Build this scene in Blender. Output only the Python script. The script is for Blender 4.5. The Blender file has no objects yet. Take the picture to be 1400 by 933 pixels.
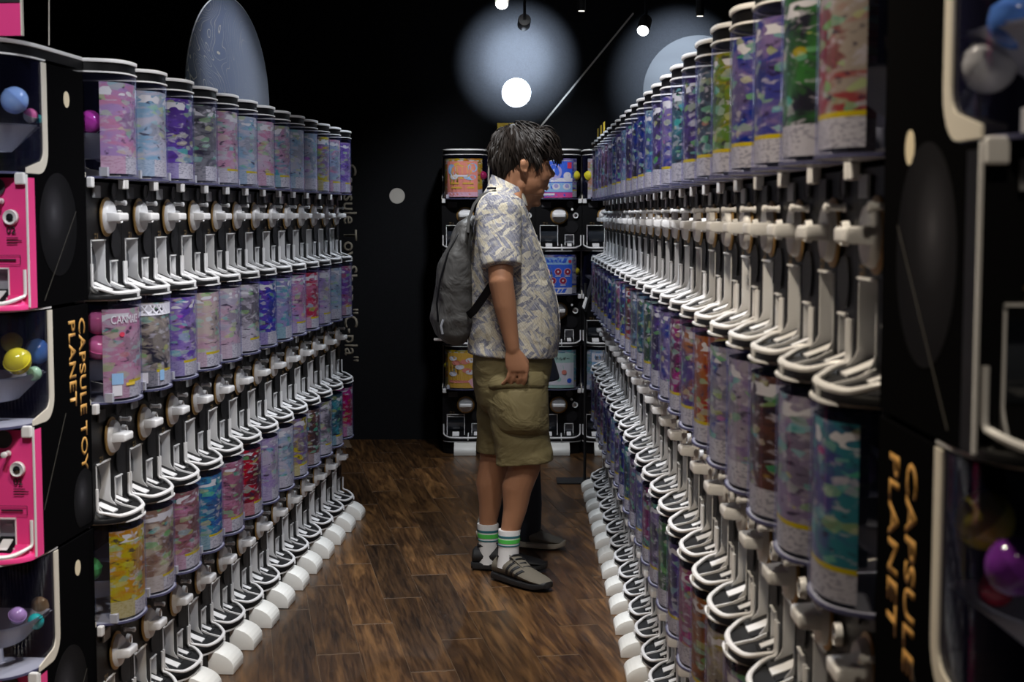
import bpy, bmesh, math, random
from mathutils import Vector, Matrix, noise
random.seed(7)
S = bpy.context.scene
COL = S.collection
# ------------------------------------------------------------------ camera
F = 2065.0; EYE = 1.421; PITCH = math.atan((466.5 - 293.4) / F)
cam_d = bpy.data.cameras.new('camera'); cam = bpy.data.objects.new('camera', cam_d); COL.objects.link(cam)
cam_d.sensor_width = 36; cam_d.lens = 36 * F / 1400; cam_d.clip_start = .05
cam.location = (0, 0, EYE); cam.rotation_euler = (math.pi / 2 - PITCH, 0, 0)
cam_d.dof.use_dof = True; cam_d.dof.focus_distance = 5.9; cam_d.dof.aperture_fstop = 7.1
S.camera = cam
# ------------------------------------------------------------------ world, exposure
w = bpy.data.worlds.new('world'); S.world = w; w.use_nodes = True
w.node_tree.nodes['Background'].inputs[0].default_value = (.75, .85, 1, 1)
w.node_tree.nodes['Background'].inputs[1].default_value = .012
S.view_settings.view_transform = 'Standard'; S.view_settings.look = 'None'
S.view_settings.exposure = 0.0; S.view_settings.gamma = 1; S.view_settings.use_curve_mapping = False
S.cycles.transparent_max_bounces = 24
S.cycles.max_bounces = 6; S.cycles.caustics_reflective = False; S.cycles.caustics_refractive = False

def aim(o, target):
    o.rotation_euler = (Vector(target) - o.location).to_track_quat('-Z', 'Y').to_euler()
def spot(loc, target, watts, deg, blend=.5, col=(1, 1, 1), radius=.05, name='ceiling_spot_light'):
    l = bpy.data.lights.new(name, 'SPOT'); l.energy = watts; l.spot_size = math.radians(deg); l.spot_blend = blend
    l.color = col; l.shadow_soft_size = radius
    o = bpy.data.objects.new(name, l); COL.objects.link(o); o.location = loc; aim(o, target)
    return o
COOL = (.86, .93, 1); WARM = (1, .86, .66); NEUT = (.97, .98, 1)
# ceiling spots above the aisle, then three unseen spots added for brightness
KW = 3.0; WS1 = 520; WS2 = 380
AISLE = [((-.30, 2.1, 2.74), (.1, 2.3, .2), 40, 110, WARM), ((.15, 3.5, 2.74), (-.15, 3.7, 0), 38, 110, NEUT), ((-.32, 3.9, 2.74), (.1, 4.0, .2), 24, 105, (1, .93, .84)),
         ((.05, 4.9, 2.74), (-.1, 5.0, 0), 30, 110, NEUT), ((-.35, 5.40, 2.74), (-.10, 5.82, .8), 26, 60, NEUT),
         ((-.1, 6.7, 2.74), (-.1, 6.7, 0), 26, 105, COOL), ((-.05, 7.7, 2.74), (.05, 8.9, .9), 32, 85, NEUT),
         ((-.5, 6.2, 2.74), (-1.29, 6.9, 2.05), 40, 34, COOL), ((-.75, 1.7, 2.74), (-1.1, 3.4, 1.0), 34, 60, NEUT),  # unseen spots added to brighten the planet disc and the pink machines
         ((.25, .35, 2.74), (.5, 1.35, .9), 10, 70, WARM)]  # unseen warm spot added to light the fronts at the right edge
for loc, tg, en, dg, c in AISLE:
    spot(loc, tg, en * KW, dg, .7, c, .06)

# ------------------------------------------------------------------ projection helper: a pixel of the photo and a distance give a place
def at(px, py, Y):
    a = (px - 700) / F; b = (466.5 - py) / F
    d = Vector((a, math.cos(PITCH) + b * math.sin(PITCH), -math.sin(PITCH) + b * math.cos(PITCH)))
    t = Y / d.y
    return Vector((0, 0, EYE)) + d * t

# ------------------------------------------------------------------ materials
M = {}
def mat(name, col, rough=.5, metal=0, emit=0, spec=.5, bump=0, bscale=200, coat=0):
    m = bpy.data.materials.new(name); m.use_nodes = True; nt = m.node_tree; p = nt.nodes['Principled BSDF']
    p.inputs['Base Color'].default_value = (*col, 1); p.inputs['Roughness'].default_value = rough
    p.inputs['Metallic'].default_value = metal; p.inputs['Specular IOR Level'].default_value = spec
    p.inputs['Coat Weight'].default_value = coat
    if emit:
        p.inputs['Emission Color'].default_value = (*col, 1); p.inputs['Emission Strength'].default_value = emit
    n = nt.nodes.new('ShaderNodeTexNoise'); n.inputs['Scale'].default_value = bscale; n.inputs['Detail'].default_value = 3
    tc = nt.nodes.new('ShaderNodeTexCoord'); nt.links.new(tc.outputs['Object'], n.inputs['Vector'])
    r = nt.nodes.new('ShaderNodeMapRange'); r.inputs['To Min'].default_value = max(0, rough - .06); r.inputs['To Max'].default_value = min(1, rough + .06)
    nt.links.new(n.outputs['Fac'], r.inputs['Value']); nt.links.new(r.outputs['Result'], p.inputs['Roughness'])
    if bump:
        b = nt.nodes.new('ShaderNodeBump'); b.inputs['Strength'].default_value = bump; b.inputs['Distance'].default_value = .002
        nt.links.new(n.outputs['Fac'], b.inputs['Height']); nt.links.new(b.outputs['Normal'], p.inputs['Normal'])
    M[name] = m
    return m
class NT:
    """small wrapper to write node trees tersely"""
    def __init__(s, name):
        s.m = bpy.data.materials.new(name); s.m.use_nodes = True; s.t = s.m.node_tree
        s.p = s.t.nodes['Principled BSDF']; s.out = s.t.nodes['Material Output']; M[name] = s.m
    def n(s, kind, **kw):
        x = s.t.nodes.new('ShaderNode' + kind)
        for k, v in kw.items():
            if k.startswith('_'): setattr(x, k[1:], v)
            else:
                key = int(k[1:]) if k[0] == 'i' and k[1:].isdigit() else k.replace('_', ' ')
                if hasattr(v, 'is_output') or isinstance(v, bpy.types.NodeSocket): s.t.links.new(v, x.inputs[key])
                else: x.inputs[key].default_value = v
        return x
    def link(s, a, b): s.t.links.new(a, b)
    def math(s, op, a, b=0.0, c=0.0):
        return s.n('Math', _operation=op, i0=a, i1=b, i2=c).outputs[0]
    def mix(s, f, a, b, blend='MIX'):
        x = s.t.nodes.new('ShaderNodeMix'); x.data_type = 'RGBA'; x.blend_type = blend
        for i, v in ((0, f), (6, a), (7, b)):
            if isinstance(v, bpy.types.NodeSocket): s.t.links.new(v, x.inputs[i])
            else: x.inputs[i].default_value = v
        return x.outputs[2]
    def ramp(s, fac, stops, interp='LINEAR'):
        x = s.t.nodes.new('ShaderNodeValToRGB'); x.color_ramp.interpolation = interp
        e = x.color_ramp.elements
        while len(e) < len(stops): e.new(.5)
        for el, (p, c) in zip(e, stops): el.position = p; el.color = (*c, 1) if len(c) == 3 else c
        s.t.links.new(fac, x.inputs[0]); return x.outputs[0]

mat('black_plastic', (.0045, .0045, .0055), .45, spec=.2); mat('casing_black', (.0035, .0035, .004), .6, spec=0)
mat('black_matte', (.008, .008, .009), .8, spec=.2)
mat('white_plastic', (.80, .80, .82), .35)
mat('cream_plastic', (.72, .68, .60), .4)
mat('pink_panel', (.86, .055, .27), .4)
mat('grey_plastic', (.30, .31, .34), .35)
mat('hopper_grey', (.42, .43, .50), .4)
mat('gold', (.42, .25, .08), .4, .6)
mat('chrome', (.75, .75, .77), .15, 1)
mat('dark_door', (.03, .035, .045), .12, spec=.6, coat=.5)
mat('dark_grey_print', (.045, .045, .052), .5)
mat('faint_print', (.011, .011, .013), .5, spec=.2); mat('gold_print', (.62, .33, .08), .5)
mat('cream_print', (.75, .66, .48), .5)
mat('line_print', (.05, .047, .04), .5)
mat('black_print', (.02, .015, .02), .5)
mat('dim_gold_print', (.10, .065, .025), .5)
mat('white_print', (.9, .9, .9), .5)
mat('grey_print', (.62, .60, .56), .6)
mat('wall_lettering', (.34, .31, .25), .6); mat('red_print', (.75, .05, .10), .5)
mat('yellow_print', (.85, .60, .06), .5)
mat('blue_print', (.03, .10, .72), .5)
mat('teal_print', (.25, .55, .48), .5)
mat('foot_white', (.83, .83, .80), .4)
mat('ceiling_black', (.006, .006, .007), .9, spec=.1)
mat('stand_black', (.012, .012, .013), .5)
mat('lamp_metal', (.55, .52, .46), .35, .8)
mat('lens_glow', (.95, .97, 1), .3, emit=14)
mat('dim_lens_glow', (1, .93, .8), .3, emit=2.0)
mat('mortar', (.15, .10, .06), .8); mat('rim_blue', (.07, .072, .15), .3)
mat('silver_screen', (.28, .29, .31), .3)

# clear plastic: a thin sheet that mostly lets light through, mirrors at grazing angles
c = NT('clear_plastic')
tr = c.n('BsdfTransparent', Color=(.93, .94, .99, 1)); gl = c.n('BsdfGlossy', Roughness=.06, Color=(1, 1, 1, 1))
lw = c.n('LayerWeight', Blend=.35)
fac = c.math('MULTIPLY_ADD', c.math('POWER', lw.outputs['Facing'], 3.0), .30, .035)
edge = c.n('BsdfDiffuse', Color=(.20, .21, .60, 1))
tint = c.n('MixShader', Fac=c.math('MULTIPLY_ADD', c.math('POWER', lw.outputs['Facing'], 4.0), .30, .008)); c.link(tr.outputs[0], tint.inputs[1]); c.link(edge.outputs[0], tint.inputs[2])
mx = c.n('MixShader', Fac=fac); c.link(tint.outputs[0], mx.inputs[1]); c.link(gl.outputs[0], mx.inputs[2]); c.link(mx.outputs[0], c.out.inputs[0])

# capsule plastic, coloured per capsule
c = NT('capsule_plastic'); oi = c.n('ObjectInfo')
c.link(oi.outputs['Color'], c.p.inputs['Base Color']); c.p.inputs['Roughness'].default_value = .12; c.p.inputs['Coat Weight'].default_value = .6
tr = c.n('BsdfTransparent'); c.link(oi.outputs['Color'], tr.inputs[0])
mx = c.n('MixShader', Fac=.72); c.link(tr.outputs[0], mx.inputs[1]); c.link(c.p.outputs[0], mx.inputs[2]); c.link(mx.outputs[0], c.out.inputs[0])

# printed poster sheet: two colours per sheet, picture blotches, a caption strip below
c = NT('poster_print'); oi = c.n('ObjectInfo'); uv = c.n('UVMap').outputs[0]
sep = c.n('SeparateXYZ', Vector=uv); U, V = sep.outputs[0], sep.outputs[1]
c2 = c.n('Attribute', _attribute_type='OBJECT', _attribute_name='second_colour').outputs['Color']
rnd = c.math('MULTIPLY', oi.outputs['Random'], 90.0)
mp = c.n('Mapping', Vector=uv, Scale=(1.0, 2.1, 1)).outputs[0]
nz = c.n('TexNoise', _noise_dimensions='4D', Vector=mp, W=rnd, Scale=2.6, Detail=3.0, Distortion=1.2)
vo = c.n('TexVoronoi', _voronoi_dimensions='4D', Vector=mp, W=rnd, Scale=4.2, Randomness=1.0)
vo2 = c.n('TexVoronoi', _voronoi_dimensions='4D', Vector=mp, W=rnd, Scale=9.0)
base = c.mix(c.ramp(nz.outputs['Fac'], [(.42, (0, 0, 0)), (.56, (.8, .8, .8))]), oi.outputs['Color'], c2)
fine = c.n('TexNoise', _noise_dimensions='4D', Vector=mp, W=rnd, Scale=8.0, Detail=4.0, Distortion=.5)
# a main figure in the middle of the sheet
du = c.math('MULTIPLY', c.math('SUBTRACT', U, .5), 1.9); dv = c.math('MULTIPLY', c.math('SUBTRACT', V, .56), 2.6)
rad = c.math('ADD', c.math('SQRT', c.math('ADD', c.math('MULTIPLY', du, du), c.math('MULTIPLY', dv, dv))), c.math('MULTIPLY', c.math('SUBTRACT', nz.outputs['Fac'], .5), 1.6))
fig = c.ramp(rad, [(.42, (1, 1, 1)), (.50, (0, 0, 0))])
base = c.mix(c.math('MULTIPLY', fig, .75), base, c.n('HueSaturation', Saturation=.9, Value=.55, Color=c2).outputs[0])
base = c.mix(c.ramp(fine.outputs['Fac'], [(.56, (0, 0, 0)), (.64, (.7, .7, .7))]), base, (.66, .62, .68, 1))
base = c.mix(c.ramp(fine.outputs['Fac'], [(.34, (.85, .85, .85)), (.41, (0, 0, 0))]), base, (.03, .018, .05, 1))
hs = c.n('HueSaturation', Saturation=.9, Value=.75, Color=vo.outputs['Color']).outputs[0]
spots = c.ramp(vo.outputs['Distance'], [(.22, (1, 1, 1)), (.30, (0, 0, 0))])
sel = c.math('GREATER_THAN', c.n('SeparateColor', Color=vo.outputs['Color']).outputs[0], .66)
art = c.mix(c.math('MULTIPLY', c.math('MULTIPLY', spots, sel), .6), base, hs)
sel2 = c.math('GREATER_THAN', c.n('SeparateColor', Color=vo2.outputs['Color']).outputs[1], .80)
art = c.mix(c.math('MULTIPLY', sel2, .45), art, c.n('HueSaturation', Saturation=.8, Value=.8, Color=vo2.outputs['Color']).outputs[0])
# title letters along the top
lt = c.n('TexNoise', _noise_dimensions='4D', Vector=c.n('Mapping', Vector=uv, Scale=(9, 16, 1)).outputs[0], W=rnd, Scale=1.0, Detail=0.0)
tmask = c.math('MULTIPLY', c.math('GREATER_THAN', lt.outputs['Fac'], .52), c.math('MULTIPLY', c.math('GREATER_THAN', V, .86), c.math('LESS_THAN', V, .95)))
art = c.mix(tmask, art, (.92, .90, .92, 1))
# caption strip
tx = c.n('TexNoise', _noise_dimensions='4D', Vector=c.n('Mapping', Vector=uv, Scale=(26, 60, 1)).outputs[0], W=rnd, Scale=1.0, Detail=1.0)
cap = c.mix(c.math('MULTIPLY', c.math('GREATER_THAN', tx.outputs['Fac'], .55), .55), (.74, .72, .78, 1), (.2, .2, .25, 1))
cap = c.mix(c.math('MULTIPLY', c.math('LESS_THAN', U, .26), .6), cap, oi.outputs['Color'])
yb = c.math('MULTIPLY', c.math('GREATER_THAN', V, .165), c.math('LESS_THAN', V, .195)); yb = c.math('MULTIPLY', yb, c.math('GREATER_THAN', U, .25))
hasy = c.math('GREATER_THAN', c.math('FRACT', c.math('MULTIPLY', oi.outputs['Random'], 7.7)), .35)
caph = c.math('LESS_THAN', V, .195)
art = c.mix(caph, art, cap)
art = c.mix(c.math('MULTIPLY', yb, hasy), art, (.80, .62, .03, 1))
art = c.n('HueSaturation', Saturation=1.15, Value=.60, Color=art).outputs[0]
c.link(art, c.p.inputs['Base Color']); c.p.inputs['Roughness'].default_value = .38; c.p.inputs['Specular IOR Level'].default_value = .4

# wooden floor plank
c = NT('plank_wood'); oi = c.n('ObjectInfo'); tc = c.n('TexCoord').outputs['Object']
off = c.n('CombineXYZ', X=c.math('MULTIPLY', oi.outputs['Random'], 31.0), Y=c.math('MULTIPLY', oi.outputs['Random'], 57.0), Z=0.0).outputs[0]
v = c.n('VectorMath', _operation='ADD', i0=tc, i1=off).outputs[0]
g1 = c.n('TexNoise', Vector=c.n('Mapping', Vector=v, Scale=(14, 1.6, 1)).outputs[0], Scale=1.0, Detail=5.0, Distortion=1.6)
g2 = c.n('TexNoise', Vector=c.n('Mapping', Vector=v, Scale=(90, 5, 1)).outputs[0], Scale=1.0, Detail=4.0, Distortion=.6)
col = c.ramp(g1.outputs['Fac'], [(.30, (.017, .0080, .0035)), (.50, (.062, .029, .011)), (.70, (.27, .135, .048))])
col = c.mix(.5, col, c.ramp(g2.outputs['Fac'], [(.35, (.012, .0055, .0025)), (.70, (.16, .076, .026))]))
val = c.n('MapRange', Value=oi.outputs['Random'], i3=.50, i4=1.45).outputs[0]
col = c.n('HueSaturation', Value=val, Color=col).outputs[0]
c.link(col, c.p.inputs['Base Color'])
c.link(c.n('MapRange', Value=g2.outputs['Fac'], i3=.26, i4=.42).outputs[0], c.p.inputs['Roughness'])
bp = c.n('Bump', Strength=.15, Distance=.001, Height=g2.outputs['Fac']); c.link(bp.outputs[0], c.p.inputs['Normal'])

# black wall cloth-like paint
c = NT('wall_black'); tc = c.n('TexCoord').outputs['Object']
n = c.n('TexNoise', Vector=tc, Scale=180.0, Detail=2.0)
c.link(c.ramp(n.outputs['Fac'], [(.3, (.0065, .007, .0085)), (.7, (.010, .011, .0135))]), c.p.inputs['Base Color'])
c.p.inputs['Roughness'].default_value = .85; c.p.inputs['Specular IOR Level'].default_value = .15
c.link(c.n('Bump', Strength=.3, Distance=.001, Height=n.outputs['Fac']).outputs[0], c.p.inputs['Normal'])

# printed planet: dark grey ball with a paler patch, as it is printed on the panels
c = NT('planet_print'); uv = c.n('UVMap').outputs[0]
d = c.n('VectorMath', _operation='DISTANCE', i0=uv, i1=(.38, .62, 0)).outputs['Value']
c.link(c.ramp(d, [(0, (.060, .060, .070)), (.10, (.030, .030, .036)), (.28, (.010, .010, .012)), (.55, (.004, .004, .005))]), c.p.inputs['Base Color']); c.p.inputs['Roughness'].default_value = .6; c.p.inputs['Specular IOR Level'].default_value = .05
c = NT('wall_planet'); tc = c.n('TexCoord').outputs['Object']
n = c.n('TexNoise', Vector=c.n('Mapping', Vector=tc, Scale=(1, 1, 4)).outputs[0], Scale=1.6, Detail=2.0)
c.link(c.ramp(n.outputs['Fac'], [(.3, (.017, .018, .021)), (.7, (.025, .0265, .030))]), c.p.inputs['Base Color']); c.p.inputs['Roughness'].default_value = .8

# acrylic planet disc: milky blue-grey with fine gold contour lines
c = NT('acrylic_planet'); tc = c.n('TexCoord').outputs['Object']
n = c.n('TexNoise', Vector=c.n('Mapping', Vector=tc, Scale=(1, 1, 1)).outputs[0], Scale=3.2, Detail=1.5, Distortion=.8)
fr = c.math('ABSOLUTE', c.math('SUBTRACT', c.math('FRACT', c.math('MULTIPLY', n.outputs['Fac'], 26.0)), .5))
ln = c.ramp(fr, [(.012, (1, 1, 1)), (.045, (0, 0, 0))])
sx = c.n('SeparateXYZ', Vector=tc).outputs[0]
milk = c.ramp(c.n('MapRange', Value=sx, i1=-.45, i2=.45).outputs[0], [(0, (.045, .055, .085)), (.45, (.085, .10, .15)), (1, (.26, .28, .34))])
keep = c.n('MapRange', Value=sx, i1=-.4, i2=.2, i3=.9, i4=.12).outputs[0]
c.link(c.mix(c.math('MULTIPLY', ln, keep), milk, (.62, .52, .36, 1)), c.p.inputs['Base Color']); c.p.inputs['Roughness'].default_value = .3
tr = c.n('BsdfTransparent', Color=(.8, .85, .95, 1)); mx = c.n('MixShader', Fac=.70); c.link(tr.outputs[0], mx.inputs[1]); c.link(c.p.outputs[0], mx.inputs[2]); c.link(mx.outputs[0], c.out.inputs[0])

# ------------------------------------------------------------------ mesh helpers
class MB:
    def __init__(s): s.v = []; s.f = []
    def add(s, vs, fs):
        o = len(s.v); s.v += [tuple(p) for p in vs]; s.f += [tuple(i + o for i in f) for f in fs]; return s
    def box(s, c, d):
        x, y, z = c; a, b, h = d[0] / 2, d[1] / 2, d[2] / 2
        return s.add([(x + i * a, y + j * b, z + k * h) for k in (-1, 1) for j in (-1, 1) for i in (-1, 1)],
                     [(0, 2, 3, 1), (4, 5, 7, 6), (0, 1, 5, 4), (2, 6, 7, 3), (0, 4, 6, 2), (1, 3, 7, 5)])
    def prism(s, pts, lo, hi, axis='z'):
        """closed outline (list of 2-D points, CCW seen from +axis) extruded from lo to hi"""
        n = len(pts)
        def P(p, h):
            return {'z': (p[0], p[1], h), 'x': (h, p[0], p[1]), 'y': (p[0], h, p[1])}[axis]
        return s.add([P(p, lo) for p in pts] + [P(p, hi) for p in pts],
                     [tuple(range(n))[::-1], tuple(range(n, 2 * n))] + [(i, (i + 1) % n, n + (i + 1) % n, n + i) for i in range(n)])
    def rings(s, rr, cap=True, closed=True):
        o = len(s.v); k = len(rr[0])
        for r in rr: s.v += [tuple(p) for p in r]
        for a in range(len(rr) - 1):
            for i in range(k if closed else k - 1):
                j = (i + 1) % k
                s.f.append((o + a * k + i, o + a * k + j, o + (a + 1) * k + j, o + (a + 1) * k + i))
        if cap:
            s.f.append(tuple(o + i for i in range(k))[::-1]); s.f.append(tuple(o + (len(rr) - 1) * k + i for i in range(k)))
        return s
    def lathe(s, prof, c, axis='y', seg=20):
        """prof: (radius, offset along axis)"""
        rr = []
        for r, h in prof:
            ring = []
            for i in range(seg):
                t = 2 * math.pi * i / seg; a, b = r * math.cos(t), r * math.sin(t)
                ring.append({'y': (c[0] + a, c[1] + h, c[2] + b), 'z': (c[0] + a, c[1] + b, c[2] + h), 'x': (c[0] + h, c[1] + a, c[2] + b)}[axis])
            rr.append(ring)
        return s.rings(rr)
    def tube(s, path, r, seg=8):
        path = [Vector(p) for p in path]; rs = r if isinstance(r, (list, tuple)) else [r] * len(path)
        rr = []; up = None
        for i, p in enumerate(path):
            d = (path[min(i + 1, len(path) - 1)] - path[max(i - 1, 0)]).normalized()
            if up is None: up = Vector((0, 0, 1)) if abs(d.z) < .9 else Vector((0, 1, 0))
            u = (up - d * up.dot(d)).normalized(); w_ = d.cross(u); up = u
            rr.append([p + rs[i] * (math.cos(2 * math.pi * k / seg) * u + math.sin(2 * math.pi * k / seg) * w_) for k in range(seg)])
        return s.rings(rr)
    def ribbon(s, path, normals, width, thick):
        """a flat band: path, per-point normal"""
        path = [Vector(p) for p in path]; rr = []
        for i, p in enumerate(path):
            d = (path[min(i + 1, len(path) - 1)] - path[max(i - 1, 0)]).normalized(); n = Vector(normals[i]).normalized()
            n = (n - d * n.dot(d)).normalized(); b = d.cross(n)
            rr.append([p + b * width / 2 - n * thick / 2, p + b * width / 2 + n * thick / 2, p - b * width / 2 + n * thick / 2, p - b * width / 2 - n * thick / 2])
        return s.rings(rr)
    def ball(s, c, r, seg=16, rot=None):
        if not isinstance(r, (tuple, list)): r = (r, r, r)
        rr = []
        for j in range(1, seg // 2):
            t = math.pi * j / (seg // 2)
            ring = []
            for i in range(seg):
                a = 2 * math.pi * i / seg
                p = Vector((r[0] * math.sin(t) * math.cos(a), r[1] * math.sin(t) * math.sin(a), -r[2] * math.cos(t)))
                if rot: p = rot @ p
                ring.append(Vector(c) + p)
            rr.append(ring)
        return s.rings(rr)
    def mesh(s, name, m, smooth=False, bev=0):
        me = bpy.data.meshes.new(name); me.from_pydata([tuple(p) for p in s.v], [], s.f)
        if bev:
            bm = bmesh.new(); bm.from_mesh(me)
            bmesh.ops.bevel(bm, geom=bm.edges[:], offset=bev, segments=2, affect='EDGES', profile=.5, clamp_overlap=True)
            bm.to_mesh(me); bm.free()
        bm = bmesh.new(); bm.from_mesh(me); bmesh.ops.recalc_face_normals(bm, faces=bm.faces[:]); bm.to_mesh(me); bm.free()
        if m: me.materials.append(M[m])
        if smooth:
            for p in me.polygons: p.use_smooth = True
            me.set_sharp_from_angle(angle=math.radians(40))
        return me
    def obj(s, name, m, parent=None, smooth=False, bev=0): return link(name, s.mesh(name, m, smooth, bev), parent)
def link(name, me, parent=None):
    o = bpy.data.objects.new(name, me); COL.objects.link(o)
    if parent: o.parent = parent
    return o
def thing(name, label, cat, loc=(0, 0, 0), rz=0, group=None):
    o = bpy.data.objects.new(name, None); COL.objects.link(o); o.empty_display_size = .05
    o.location = loc; o.rotation_euler = (0, 0, rz); return tag(o, label, cat, group)
def tag(o, label=None, cat=None, group=None, kind=None):
    for k, v_ in (('label', label), ('category', cat), ('group', group), ('kind', kind)):
        if v_: o[k] = v_
    return o
def copy_tree(o, parent=None):
    n = o.copy(); COL.objects.link(n); n.parent = parent
    for ch in KIDS.get(o.name, ()): copy_tree(ch, n)
    return n
KIDS = {}
def index_kids(o):
    KIDS[o.name] = list(o.children)
    for c_ in o.children: index_kids(c_)
def from_eval(o):
    ts = bpy.data.scenes.new('workbench'); ts.collection.objects.link(o)      # a scratch scene keeps each evaluation quick
    vl = ts.view_layers[0]; vl.update(); dg = vl.depsgraph; dg.update()
    me = bpy.data.meshes.new_from_object(o.evaluated_get(dg)); bpy.data.scenes.remove(ts)
    return me
def fuse(mb, name, m, parent, voxel=.005, smooth=6):
    """union of overlapping closed volumes as one continuous surface"""
    o = mb.obj(name + '_tmp', None); r = o.modifiers.new('r', 'REMESH'); r.mode = 'VOXEL'; r.voxel_size = voxel; r.use_smooth_shade = True
    if smooth:
        k = o.modifiers.new('s', 'SMOOTH'); k.iterations = smooth; k.factor = .5
    me = from_eval(o); old = o.data; bpy.data.objects.remove(o); bpy.data.meshes.remove(old)
    me.materials.clear(); me.materials.append(M[m]); me.name = name
    return link(name, me, parent)
def ripple(o, fn):
    me = o.data; n = len(me.vertices); co = [0.0] * (3 * n); no = [0.0] * (3 * n)
    me.vertices.foreach_get('co', co); me.vertex_normals.foreach_get('vector', no)
    for i in range(n):
        d = fn(Vector(co[3 * i:3 * i + 3]))
        for k in range(3): co[3 * i + k] += no[3 * i + k] * d
    me.vertices.foreach_set('co', co); me.update()
def text_mesh(body, m, height=None, length=None, extrude=.0004, vertical=False, bold=0.0, line=1.0):
    cu = bpy.data.curves.new('lettering', 'FONT'); cu.body = '\n'.join(body) if vertical else body
    cu.align_x = 'CENTER' if vertical else 'LEFT'; cu.size = 1; cu.space_line = line; cu.offset = bold; cu.resolution_u = 3; cu.extrude = 0
    o = bpy.data.objects.new('tmp', cu); COL.objects.link(o); me = from_eval(o); bpy.data.objects.remove(o)
    xs = [v_.co.x for v_ in me.vertices]; ys = [v_.co.y for v_ in me.vertices]
    x0, x1, y0, y1 = min(xs), max(xs), min(ys), max(ys)
    sy = height / (y1 - y0) if height else None; sx_ = length / (x1 - x0) if length else None
    sy = sy or sx_; sx_ = sx_ or sy
    for v_ in me.vertices: v_.co = ((v_.co.x - x0) * sx_, (v_.co.y - y0) * sy, 0)
    bm = bmesh.new(); bm.from_mesh(me)
    g = bmesh.ops.extrude_face_region(bm, geom=bm.faces[:]); bmesh.ops.translate(bm, verts=[e for e in g['geom'] if isinstance(e, bmesh.types.BMVert)], vec=(0, 0, extrude))
    bmesh.ops.recalc_face_normals(bm, faces=bm.faces[:]); bm.to_mesh(me); bm.free()
    me.materials.clear(); me.materials.append(M[m]); me.name = 'lettering'
    return me
def place_text(me, origin, right, up, parent, name='lettering'):
    right = Vector(right); up = Vector(up); nrm = right.cross(up); o_ = Vector(origin)
    for v_ in me.vertices: v_.co = o_ + right * v_.co.x + up * v_.co.y + nrm * v_.co.z
    me.update(); return link(name, me, parent)
ORD = ['first', 'second', 'third', 'fourth', 'fifth', 'sixth', 'seventh', 'eighth', 'ninth', 'tenth', 'eleventh', 'twelfth', 'thirteenth', 'fourteenth',
       'fifteenth', 'sixteenth', 'seventeenth', 'eighteenth', 'nineteenth', 'twentieth', 'twenty-first', 'twenty-second', 'twenty-third', 'twenty-fourth']

# ================================================================== the setting
WALL_Y = 9.48; CEIL = 2.78
fl = MB().box((0, 5, -.0110), (12, 12, .02)).obj('floor', 'mortar'); tag(fl, kind='structure')
PW, PL = .14, .92
pa = math.atan((335 - 700) / F)                        # planks run at an angle to the aisle
pm = [MB().box((0, 0, 0), (PW - .0009, l_ - .0075, .012)).mesh('plank', 'plank_wood', bev=.0008) for l_ in (PL, PL * .55)]
def rot2(x, y): return x * math.cos(pa) + y * math.sin(pa), -x * math.sin(pa) + y * math.cos(pa)
n_pl = 0
for i in range(-16, 24):
    sh = ((i * .37) % 1) * PL
    for j in range(-2, 14):
        lx, ly = i * PW, j * PL + sh
        X, Y = rot2(lx, ly)
        if not (-1.12 < X < .72 and 3.3 < Y < WALL_Y + .3): continue
        o = link('plank', pm[0], fl); o.location = (X, Y, -.0058); o.rotation_euler = (0, 0, -pa); n_pl += 1
wb = MB().box((0, WALL_Y + .05, CEIL / 2), (7.0, .1, CEIL)).obj('wall_back', 'wall_black'); tag(wb, kind='structure')
wl = MB().box((-3.5, 6.4, CEIL / 2), (.1, 7.0, CEIL)).obj('wall_left', 'wall_black'); tag(wl, kind='structure')
wr = MB().box((3.5, 6.4, CEIL / 2), (.1, 7.0, CEIL)).obj('wall_right', 'wall_black'); tag(wr, kind='structure')
ce = MB().box((0, 5, CEIL + .05), (7.2, 12, .1)).obj('ceiling', 'ceiling_black'); tag(ce, kind='structure')
def disc_xz(c, r, m, parent, name, th=.003, seg=48, uvs=False):
    o = MB().lathe([(r, 0), (r, -th)], (0, 0, 0), 'y', seg).obj(name, m, parent); o.location = c; return o
WF = WALL_Y - .0005
p0 = at(706, 127, WF); disc_xz(p0, 19.5 * WF / F, 'white_print', wb, 'circle_print')
p0 = at(543, 268, WF); disc_xz(p0, 10.5 * WF / F, 'grey_print', wb, 'circle_print')
p0 = at(955, 125, WF); disc_xz(p0, 75 * WF / F, 'wall_planet', wb, 'planet_print', .002, 64)
a0, b0 = at(866, 18, WF), at(700, 221, WF); d0 = b0 - a0
ln = MB().box((0, 0, 0), (d0.length, .003, .010)).obj('line_print', 'grey_print', wb); ln.location = (a0 + b0) / 2; ln.rotation_euler = (0, -math.atan2(d0.z, d0.x), 0)
t0 = at(465, 226, WF); t1 = at(465, 500, WF)
me = text_mesh('Capsule Toy Shop "C-pla"', 'wall_lettering', length=1.24, bold=.01)
place_text(me, at(463, 224, WF) - Vector((.0, .0, 0)), (0, 0, -1), (1, 0, 0), wb)

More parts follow.
